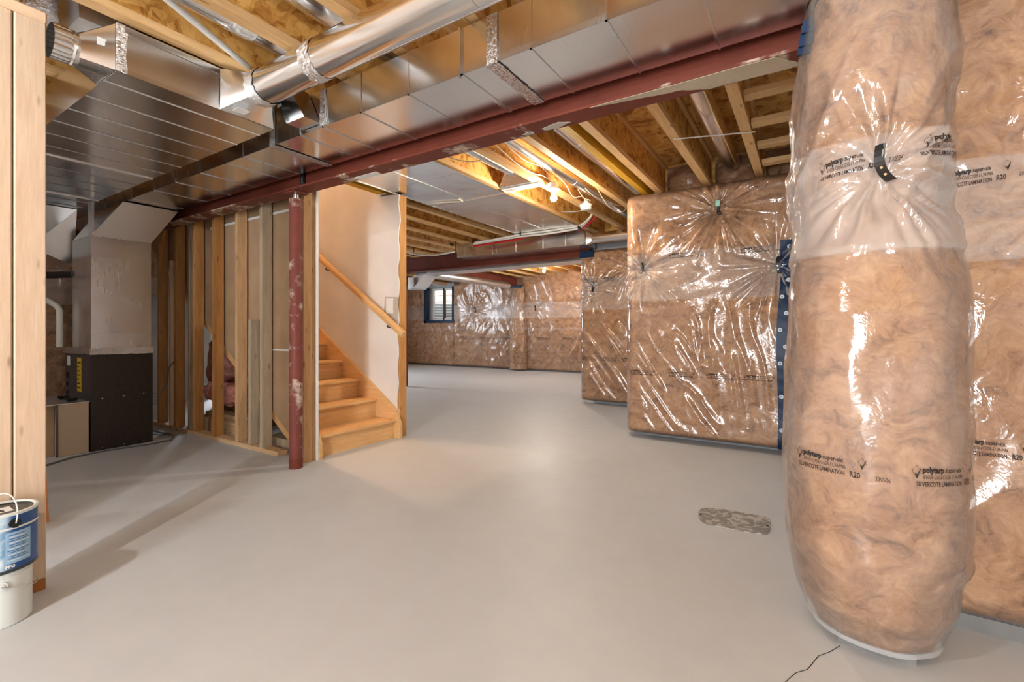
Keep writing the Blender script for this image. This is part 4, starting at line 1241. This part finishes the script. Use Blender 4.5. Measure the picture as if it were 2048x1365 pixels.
# blue sheathing tape with round white marks
vs, fs = [], []
rows = 60
for i in range(rows + 1):
    z = .05 + (1.80 - .05) * i / rows
    for k, xx in enumerate((-.212, -.165, -.118)):
        q = sample(Pf, S, T, xx + .006 * math.sin(z * 5) + (.028 * max(0, z - 1.1)), z) + sample(N, S, T, xx, z) * (.007 + .002 * math.sin(i * 1.9 + k))
        vs.append(tuple(q))
for i in range(rows):
    for k in range(2): fs.append((i * 3 + k, i * 3 + k + 1, i * 3 + k + 4, i * 3 + k + 3))
tape = MB().add(vs, fs).build('blue_tape', 'tape_blue', t, smooth=80)
for k in range(13):
    z = .08 + 1.66 * k / 12
    xx = (-.186 if k % 2 else -.148) + .006 * math.sin(z * 5) + .028 * max(0, z - 1.1)
    q = sample(Pf, S, T, xx, z); yy = q[1] - .0125
    m = MB(); n = 16
    ring = [(xx + .0165 * math.cos(2 * math.pi * i / n), yy, z + .0165 * math.sin(2 * math.pi * i / n)) for i in range(n)]
    m.add(ring, [tuple(range(n))])
    m.build('tape_mark', 'tape_mark', tape)
    MB().add([(xx - .009, yy - .001, z + .006), (xx + .009, yy - .001, z + .006), (xx + .009, yy - .001, z + .003), (xx - .009, yy - .001, z + .003),
              (xx - .006, yy - .001, z + .004), (xx - .003, yy - .001, z + .004), (xx - .003, yy - .001, z - .009), (xx - .006, yy - .001, z - .009),
              (xx + .003, yy - .001, z + .004), (xx + .006, yy - .001, z + .004), (xx + .006, yy - .001, z - .009), (xx + .003, yy - .001, z - .009)],
             [(0, 1, 2, 3), (4, 5, 6, 7), (8, 9, 10, 11)]).build('tape_glyph', 'can_blue_ink', tape)
# plastic tucked into the joist bays above the panel
for i, (a, b) in enumerate(((-1.20, -.83), (-.75, -.39), (-.32, .10))):
    S2 = np.linspace(a, b, 36); T2 = np.linspace(2.33, SUB - .03, 34)
    A, B = np.meshgrid(S2, T2, indexing='ij')
    bul = .10 * np.sin(np.clip((A - a) / (b - a), 0, 1) * math.pi) ** .6 * np.clip((SUB - B) / .15, .2, 1) + .03 * (fbm(A * 9, B * 9, 70 + i) - .4)
    bag = thing('rim_insulation', 'crumpled plastic-covered batt tucked into the joist end above the large panel', 'insulation', ((a + b) / 2, 4.8, 2.35), 'rim batts above the large panel')
    grid_mesh(np.stack([A, 4.84 - bul, B], -1), 'batt', 'batt', bag)
    grid_mesh(np.stack([A, 4.82 - bul - .03 * creases(A, B, .9, 12, .2, 80 + i), B], -1), 'plastic_film', 'film_far', bag)

# --- panel on the next jog
t, Pf, N, S, T = blanket_panel('insulation_blanket', 'narrow brown insulation panel beyond the large panel at the far beam end', -2.76, -1.44, .03, 2.19, 6.28, .16, .018,
    [(-2.56, 1.645, .07, .13, .08), (-2.0, 1.9, .05, .2, .06)], 'batt', 'film_back',
    cre=[(math.radians(-52), 12, .6, .035, 71, -2.7, -1.6, .1, 1.15), (math.radians(35), 10, .4, .03, 72, -2.5, -1.5, 1.6, 2.28)], r=.10, seed=9)
for x in (-2.72, -2.42, -2.12): place_print(Pf, N, S, T, x, .62, t, sx=.78)
place_print(Pf, N, S, T, -2.70, 1.72, t, sx=.78); place_print(Pf, N, S, T, -2.40, 1.72, t, sx=.78)
tie_strap(Pf, N, S, T, -2.56, 1.65, .05, t, L=.15, W=.032)
MB().box(-2.74, -2.52, 6.08, 6.115, 2.07, 2.16).build('blue_tape', 'tape_blue', t, bevel=.01)

# --- far wall
t, Pf, N, S, T = blanket_panel('insulation_blanket', 'plastic-covered brown insulation on the far wall right of the window', -8.52, -2.62, .02, 2.58, 10.42, .12, .03,
    [(-7.79, 1.60, .07, .22, .03), (-5.88, 1.62, .07, .22, .03), (-4.6, 1.6, .08, .2, .04)], 'batt', 'film_far',
    cre=[(math.radians(60), 7, .4, .016, 81, -8.5, -2.6, .1, 1.3), (math.radians(110), 7, .4, .016, 82, -8.5, -2.6, 1.7, 2.4), (math.radians(-60), 8, .5, .016, 83, -7.2, -5.2, .1, 1.3)], bands=(1.35, 1.75), r=.08, seed=13, left_open=True)
for x in (-8.3, -7.6, -6.9, -5.8, -5.1, -4.5): place_print(Pf, N, S, T, x, .80, t, sx=1.3, sy=1.2)
for x, a in ((-7.79, -.2), (-5.88, -.1)): tie_strap(Pf, N, S, T, x, 1.60, a, t, L=.15, W=.03)
t, Pf, N, S, T = blanket_panel('insulation_blanket', 'plastic-covered brown insulation on the far wall left of the window', -10.5, -9.60, .02, 2.58, 10.42, .12, .03, [(-9.9, 1.6, .06, .2, .05)], 'batt', 'film_far', bands=(1.35, 1.75), r=.08, seed=14, right_open=True,
    cre=[(math.radians(75), 7, .4, .016, 84, -10.5, -9.6, .1, 2.4)])
t, Pf, N, S, T = blanket_panel('insulation_blanket', 'low insulation strip under the far basement window', -9.60, -8.52, .02, 1.30, 10.42, .12, .03, [], 'batt', 'film_far', bands=(1.35, 1.75), r=.06, seed=15, left_open=True, right_open=True,
    cre=[(math.radians(100), 7, .4, .016, 85, -9.6, -8.5, .1, 1.2)])
# far pilaster under the dark red beam
fp = thing('insulation_blanket', 'slim plastic-wrapped insulation column under the dark red beam at the far wall', 'insulation', (-6.33, 10.2, 0))
zz = np.linspace(.03, 2.17, 90); th_ = np.linspace(math.pi, 2 * math.pi, 40)
A, B = np.meshgrid(th_, zz, indexing='ij')
rad = .225 + .03 * np.sin(B * 2.2 + .5) - .05 * np.exp(-((B - 2.2) / .15) ** 2) - .04 * np.exp(-((B - 1.55) / .2) ** 2) + .03 * (fbm(A * 3, B * 5, 90) - .45)
for nm, mt, ex in (('batt', 'batt', 0), ('plastic_film', 'film_far', .012)):
    e = ex * (1 + 2.5 * creases(A * .25, B, 1.5, 10, .5, 91))
    grid_mesh(np.stack([-6.33 + (rad + e) * np.cos(A), 10.295 + (rad + e) * np.sin(A) * .85, B], -1), nm, mt, fp)
MB().box(-6.50, -6.15, 10.08, 10.14, 2.13, 2.19).build('blue_tape', 'tape_blue', fp)
# blanket on the furnace-room wall
lw = thing('insulation_blanket', 'plastic-covered brown insulation on the wall behind the furnace', 'insulation', (-7.6, 1.0, 0))
yy = np.linspace(-2.2, 3.28, 130); zz = np.linspace(.02, 2.5, 70)
A, B = np.meshgrid(yy, zz, indexing='ij')
d_ = .08 + .05 * (fbm(A * 3, B * 3, 95) - .45) + .16 * np.exp(-((A - 1.80) / .16) ** 2)
d_ = d_ * np.where((A > 2.10) & (B < 1.5), .02, 1)
for nm, mt, ex in (('batt', 'batt', 0), ('plastic_film', 'film_far', .015)):
    if nm == 'batt' or True:
        P = np.stack([-7.66 + d_ + ex * (1 + 2 * creases(A, B, 1.3, 7, .4, 96)), A, B], -1)
        grid_mesh(P[:101], nm, mt, lw)
        grid_mesh(P[100:, 42:], nm + '_upper', mt, lw)

# ------------------------------------------------------------------ far basement window with corrugated well
w1 = thing('window_1', 'small white sliding basement window high on the far wall', None, (-9.07, 10.5, 1.33), kind='structure')
for a, b in ((-9.56, -9.50), (-9.10, -9.04), (-8.64, -8.58)): box('window_stile', 'window_vinyl_dark' if a == -9.10 else 'window_vinyl', w1, a, b, 10.50, 10.57, 1.33, 2.28)
for a, b in ((1.33, 1.385), (2.225, 2.28)): box('window_rail', 'window_vinyl', w1, -9.50, -8.64, 10.50, 10.57, a, b)
for a, b in ((-9.50, -9.10), (-9.04, -8.64)): box('window_pane', 'glass', w1, a, b, 10.53, 10.534, 1.385, 2.225)
for a, b, c, d in ((-9.66, -9.56, 1.24, 2.3), (-8.58, -8.55, 1.24, 2.3)): box('blue_tape', 'tape_blue', w1, a, b, 10.27, 10.43, c, d, .01)
box('blue_tape', 'tape_blue', w1, -9.66, -8.50, 10.27, 10.43, 1.25, 1.33, .01)
ww = thing('window_well', 'corrugated galvanized window well outside the far basement window', 'window well', (-9.07, 11.0, 1.1))
vs, fs = [], []
rows, n = 60, 24
for i in range(rows + 1):
    z = 1.05 + .85 * i / rows
    for k in range(n + 1):
        th = math.pi * k / n
        r = .62 + .03 * math.sin(z * 2 * math.pi / .085)
        vs.append((-9.07 + r * 1.1 * math.cos(th), 10.67 + r * math.sin(th), z))
for i in range(rows):
    for k in range(n): fs.append((i * (n + 1) + k, i * (n + 1) + k + 1, (i + 1) * (n + 1) + k + 1, (i + 1) * (n + 1) + k))
MB().add(vs, fs).build('corrugated_shell', 'white_plastic', ww, smooth=60)
MB().box(-9.8, -8.3, 10.67, 11.4, 1.0, 1.05).build('gravel_bed', 'wall_concrete', ww)
hs = thing('neighbour_wall', 'pale brick wall of a neighbouring house seen through the far window', 'building', (-9.3, 13.5, 1.4))
plain('brick_pale', srgb(236, 200, 176), .85)
for i in range(9):
    for j in range(12):
        x0 = -12.4 + .62 * j + (.31 if i % 2 else 0)
        MB().box(x0, x0 + .60, 13.5, 13.6, 1.9 + .23 * i, 2.115 + .23 * i).build('brick', 'brick_pale', hs)
box('wall_core', 'cement_stain', hs, -13, -4.5, 13.61, 13.8, 1.9, 4.2)
tag(MB().box(-14, -4, 11.4, 13.6, 1.7, 1.85).build('outside_ground', 'wall_concrete'), 'strip of outdoor ground beyond the window well', 'ground', kind='structure')

# ------------------------------------------------------------------ lamps, detector, cables
def bulb(x, y, zb, label, glow, box_z, r=.031, name='bare_bulb', part='bulb'):
    t = thing(name, label, 'lamp', (x, y, zb - r))
    MB().lathe([(.052, box_z), (.052, box_z + .045)], (x, y), 8).build('octagon_box', 'galv_dull', t)
    MB().lathe([(.058, box_z - .014), (.058, box_z), (.03, box_z)], (x, y), 24).build('lamp_holder', 'white_plastic', t, smooth=40)
    MB().lathe([(.024, box_z - .045), (.024, box_z - .014)], (x, y), 18).build('socket', 'white_plastic', t, smooth=40)
    prof = [(.016, box_z - .045)] + [(max(.002, r * math.cos(a)), zb + r * math.sin(a)) for a in [math.radians(60 - 15 * k) for k in range(11)]]
    MB().lathe(prof, (x, y), 20).build(part, glow, t, smooth=60)
    return t
bulb(-1.975, 3.82, 2.262, 'lit bare bulb in a white holder between the joists beyond the beam', 'bulb_glow', 2.355)
bulb(-4.62, 8.5, 2.275, 'lit bare bulb hanging in the far room near the far wall', 'bulb_glow_far', 2.375)
# outside the picture: the bulb whose light throws the post's shadow, and an added light standing in for unseen daylight in the furnace room
bulb(-1.45, -1.25, 2.262, 'lit bare bulb between the joists in the open room', 'bulb_glow_near', 2.355, name='bare_bulb_room_offscreen', part='bulb_room_offscreen')
bulb(-4.55, -.6, 2.262, 'lit bare bulb in the furnace room behind the post', 'added_glow_utility', 2.355, name='added_light_furnace_offscreen', part='added_glow_furnace_offscreen')
dt = thing('smoke_detector', 'white round smoke detector hanging by its wires under a joist', 'smoke detector', (-2.0, 4.62, 2.35))
MB().lathe([(.062, 2.365), (.066, 2.37), (.066, 2.388), (.060, 2.392)], (-2.0, 4.62), 28).build('base_ring', 'white_plastic', dt, smooth=40)
MB().lathe([(.02, 2.332), (.05, 2.335), (.060, 2.345), (.060, 2.362)], (-2.0, 4.62), 28).build('sensor_cap', 'white_plastic', dt, smooth=40)
MB().lathe([(.045, 2.392), (.045, 2.42)], (-2.0, 4.62), 8).build('octagon_box', 'galv_dull', dt)

def cable(label, pts, r=.0045, mat='cable_white', name='electric_cable', group=None):
    P = [Vector(p) for p in pts]; out = []
    for i in range(len(P) - 1):
        p0, p1, p2, p3 = P[max(i - 1, 0)], P[i], P[i + 1], P[min(i + 2, len(P) - 1)]
        for k in range(6):
            t_ = k / 6
            out.append(.5 * ((2 * p1) + (p2 - p0) * t_ + (2 * p0 - 5 * p1 + 4 * p2 - p3) * t_ ** 2 + (3 * p1 - p0 - 3 * p2 + p3) * t_ ** 3))
    out.append(P[-1])
    return tag(MB().tube(out, r, 8).build(name, mat, smooth=60), label, 'cable', group)
XJ = -2.05
cable('white cable sagging along a joist web to the bare bulb', [(XJ, 2.75, 2.55), (XJ, 3.0, 2.49), (XJ, 3.3, 2.44), (XJ + .01, 3.55, 2.43), (XJ + .02, 3.7, 2.45), (-1.99, 3.80, 2.42), (-1.975, 3.82, 2.40)])
cable('second white cable sagging beside the first to the bare bulb', [(XJ + .022, 2.75, 2.60), (XJ + .022, 3.1, 2.53), (XJ + .024, 3.4, 2.49), (XJ + .026, 3.65, 2.52), (XJ + .05, 3.79, 2.47), (-1.955, 3.84, 2.40)])
cable('white cable looping down from the joist to the smoke detector', [(XJ, 3.9, 2.55), (XJ, 4.2, 2.52), (XJ, 4.4, 2.43), (-2.01, 4.55, 2.46), (-2.0, 4.62, 2.41)])
cable('white cable with a tight loop above the smoke detector', [(XJ, 4.35, 2.62), (XJ, 4.5, 2.55), (-2.03, 4.62, 2.47), (-1.97, 4.66, 2.44), (-1.98, 4.62, 2.41)])
cable('grey flat wire hanging from the smoke detector', [(-2.28, 4.60, 2.348), (-2.15, 4.58, 2.325), (-2.05, 4.61, 2.33), (-2.0, 4.62, 2.345)], .005, 'cable_grey')
cable('white cable drooping in the joist bay towards the insulated wall', [(-1.87, 4.3, 2.46), (-1.86, 4.55, 2.43), (-1.84, 4.85, 2.45), (-1.83, 5.1, 2.47), (-1.82, 5.3, 2.52)])
cable('second drooping white cable in the bay towards the insulated wall', [(-1.80, 4.4, 2.50), (-1.795, 4.7, 2.38), (-1.785, 5.0, 2.36), (-1.78, 5.2, 2.42), (-1.775, 5.35, 2.56)])
cable('white cable crossing under the joists near the sheet metal panning', [(-2.47, 2.5, 2.47), (-2.42, 2.75, 2.42), (-2.32, 2.95, 2.405), (-2.2, 3.0, 2.41), (-2.06, 3.0, 2.46)], .004)
cable('thin white cable stapled across the sheet metal panning', [(-3.40, 3.66, 2.38), (-3.2, 3.70, 2.378), (-3.02, 3.78, 2.378), (-3.0, 3.70, 2.38)], .006)

def pex(label, pts, mat, r=.015, group='plastic water tubes under the far joists'):
    o = cable(label, pts, r, mat, 'water_tube', group); o['category'] = 'tube'; return o
base = [(948, 486), (985, 480), (1043, 469), (1090, 463), (1130, 457), (1160, 451), (1180, 435), (1188, 418)]
Yp = 5.50
for k, (mt, dy, lb) in enumerate((('white_plastic', 0, 'white plastic water tube sagging in front of the far duct'), ('red_pex', 4.5, 'red plastic water tube sagging in front of the far duct'),
                                  ('white_plastic', 8.5, 'lower white plastic water tube of the bundle'))):
    pts = []
    for i, (px, py) in enumerate(base):
        off = dy * (1 if k < 2 else (-.2 if i < 2 else 1))
        if k == 1: off = (7, 7, 8, -4, -6, 6, 5, 4)[i]; 
        if k == 2: off = (2, 2, 4, 5, 5, 4, 1, 0)[i]
        pts.append(pt(px + (6 if k == 1 and i > 5 else 0), py + off, Yp + (0, .105, .05)[k] - (.0 if i < 6 else .12 * (i - 5))))
    pex(lb, pts, mt)
pex('white plastic water tube sagging below the joists beside the stair wall', [pt(805, 500, 5.3), pt(825, 508, 5.45), pt(860, 511, 5.5), (pt(885, 508, 5.55)), pt(909, 503.5, 5.47)], 'white_plastic')
for px, py in ((903, 489), (949, 483), (1042, 468), (1158, 455), (909, 504), (825, 509)):
    p = pt(px, py, Yp)
    tag(MB().box(p[0] - .008, p[0] + .008, p[1] - .025, p[1] + .04, p[2] - .022, p[2] + .02).box(p[0] - .006, p[0] + .006, p[1] + .03, p[1] + .034, p[2] + .0, JB).build('tube_clip', 'black_plastic'), 'black plastic clip holding the water tubes', 'clip', 'tube clips')

# ------------------------------------------------------------------ things on the floor
def fl(px, py):
    t_ = CAM_H * F_PX / (py - HORIZON); u = (px - 1024) / F_PX
    return ((u * _C - _S) * t_, (u * _S + _C) * t_)
pc = [fl(*p) for p in ((1398, 1024), (1408, 1018), (1440, 1019), (1490, 1028), (1530, 1036), (1540, 1044), (1539, 1063), (1528, 1070), (1490, 1065), (1440, 1055), (1408, 1048), (1397, 1036))]
rp = []
for i in range(len(pc)):
    p0, p1, p2, p3 = [Vector((*pc[(i + k - 1) % len(pc)], 0)) for k in range(4)]
    for k in range(5):
        t_ = k / 5
        q = .5 * ((2 * p1) + (p2 - p0) * t_ + (2 * p0 - 5 * p1 + 4 * p2 - p3) * t_ ** 2 + (3 * p1 - p0 - 3 * p2 + p3) * t_ ** 3)
        rp.append((q.x, q.y))
tp = NT('cleanout_mottle')
v = tp.coords(); n_ = tp.noise(v, 16, 5, .7, 1.2)
tp.pbr(tp.mix(tp.framp(n_, .44, .52), srgb(196, 190, 182), srgb(138, 136, 132)), .7)
cv = thing('floor_cleanout', 'flush mottled grey oval cleanout cover set in the concrete floor', 'cover', (-.34, 2.80, 0))
MB().prism(rp, 'z', .0005, .004).build('cover', 'cleanout_mottle', cv)
for p in (fl(1401, 1031), fl(1535, 1054)): MB().lathe([(.008, .004), (.008, .0055)], p, 8).build('screw_slot', 'dark_matte', cv)

# stacked paint cans at the left edge
CXY = (-2.462, .418)
RB, RT = .087, .099
c0 = thing('paint_can', 'white metal paint can with wire handle standing under the blue can', 'paint can', (CXY[0], CXY[1], 0))
MB().lathe([(RB - .004, .0), (RB, .004), (RB, .175), (RB + .003, .179), (RB - .001, .184)], CXY, 48).build('can_body', 'can_white', c0, smooth=35)
MB().lathe([(RB + .001, .184), (RB + .001, .190), (RB - .006, .1905)], CXY, 48).build('lid', 'can_white', c0, smooth=35)
c1 = thing('paint_can', 'blue labelled paint can with wire handle stacked on the white can', 'paint can', (CXY[0] + .006, CXY[1] + .004, .192))
C1 = (CXY[0] - .004, CXY[1] + .004)
MB().lathe([(RT - .004, .192), (RT, .196), (RT, .205)], C1, 48, cap=True).build('bottom_rim', 'can_lid', c1, smooth=35)
MB().lathe([(RT - .0005, .205), (RT - .0005, .392)], C1, 48, cap=False).build('label_wrap', 'can_label', c1, smooth=35)
MB().lathe([(RT + .0005, .392), (RT + .002, .397), (RT + .001, .402), (RT - .006, .403), (RT - .012, .398)], C1, 48, cap=False).build('top_rim', 'can_white', c1, smooth=35)
MB().lathe([(RT - .012, .385), (RT - .012, .396), (RT - .02, .3975), (RT - .024, .394), (.01, .394)], C1, 48).build('lid', 'can_lid', c1, smooth=35)
m = MB().box(C1[0] - .03, C1[0] + .035, C1[1] - .02, C1[1] + .03, .3945, .3955); m.build('lid_sticker', 'white_paper', c1)
for a, b in ((-.02, .0), (-.005, .02), (.005, .028)): MB().box(C1[0] + a, C1[0] + b, C1[1] + a * .5, C1[1] + a * .5 + .006, .3956, .396).build('sticker_print', 'ink', c1)
def arc_patch(c, r, a0, a1, z0, z1, name, mat, parent, n=16):
    vs, fs = [], []
    for k in range(n + 1):
        th = a0 + (a1 - a0) * k / n
        vs += [(c[0] + r * math.cos(th), c[1] + r * math.sin(th), z0), (c[0] + r * math.cos(th), c[1] + r * math.sin(th), z1)]
    for k in range(n): fs.append((2 * k, 2 * k + 2, 2 * k + 3, 2 * k + 1))
    return MB().add(vs, fs).build(name, mat, parent, smooth=80)
R_ = math.radians
to_cam = math.atan2(-C1[1], -C1[0])
pnl = arc_patch(C1, RT + .0006, to_cam + R_(8), to_cam + R_(50), .225, .335, 'text_panel', 'can_text_panel', c1)
for k in range(14):
    z = .235 + .0068 * k
    arc_patch(C1, RT + .0011, to_cam + R_(11 + (k * 7 % 5)), to_cam + R_(47 - (k * 11 % 9)), z, z + .0022, 'text_line', 'can_blue_ink' if k % 3 else 'white_paper', pnl, 8)
arc_patch(C1, RT + .0006, to_cam - R_(80), to_cam + R_(85), .345, .352, 'white_stripe', 'can_white', c1, 40)
vs, fs, w = flat_text('PPG', .014, .0006)
MB().add([(C1[0] + (RT + .0012) * math.cos(to_cam + R_(8) + x_ / RT), C1[1] + (RT + .0012) * math.sin(to_cam + R_(8) + x_ / RT), .211 + y_) for x_, y_ in vs], fs).build('lettering', 'white_paper', c1)
def ear_and_bail(c, r, z, t, up_, mat_e, ang, hang):
    ex, ey = c[0] + r * math.cos(ang), c[1] + r * math.sin(ang)
    dx, dy = math.cos(ang), math.sin(ang)
    MB().tube([(ex - dx * .002, ey - dy * .002, z), (ex + dx * .004, ey + dy * .004, z)], .016, 20).build('ear', mat_e, t, smooth=30)
    e = MB().tube([(ex + dx * .004, ey + dy * .004, z), (ex + dx * .007, ey + dy * .007, z)], .009, 16).build('ear_boss', mat_e, t, smooth=30)
    pts = []
    for k in range(17):
        f = k / 16 * math.pi
        q = Vector((math.cos(f) * dx, math.cos(f) * dy, 0)) * (r + .007)
        lift = hang * math.sin(f)
        side_ = Vector((-dy, dx, 0)) * math.sin(f) * (.02 if hang > 0 else .10)
        pts.append((c[0] + q.x + side_.x, c[1] + q.y + side_.y, z + lift))
    MB().tube(pts, .0022, 8).build('wire_bail', 'rivet' if hang < 0 else 'white_plastic', t, smooth=60)
ear_and_bail(C1, RT, .365, c1, True, 'black_plastic', to_cam + R_(22), .085)
ear_and_bail(CXY, RB, .150, c0, False, 'can_white', to_cam + R_(5), -.04)
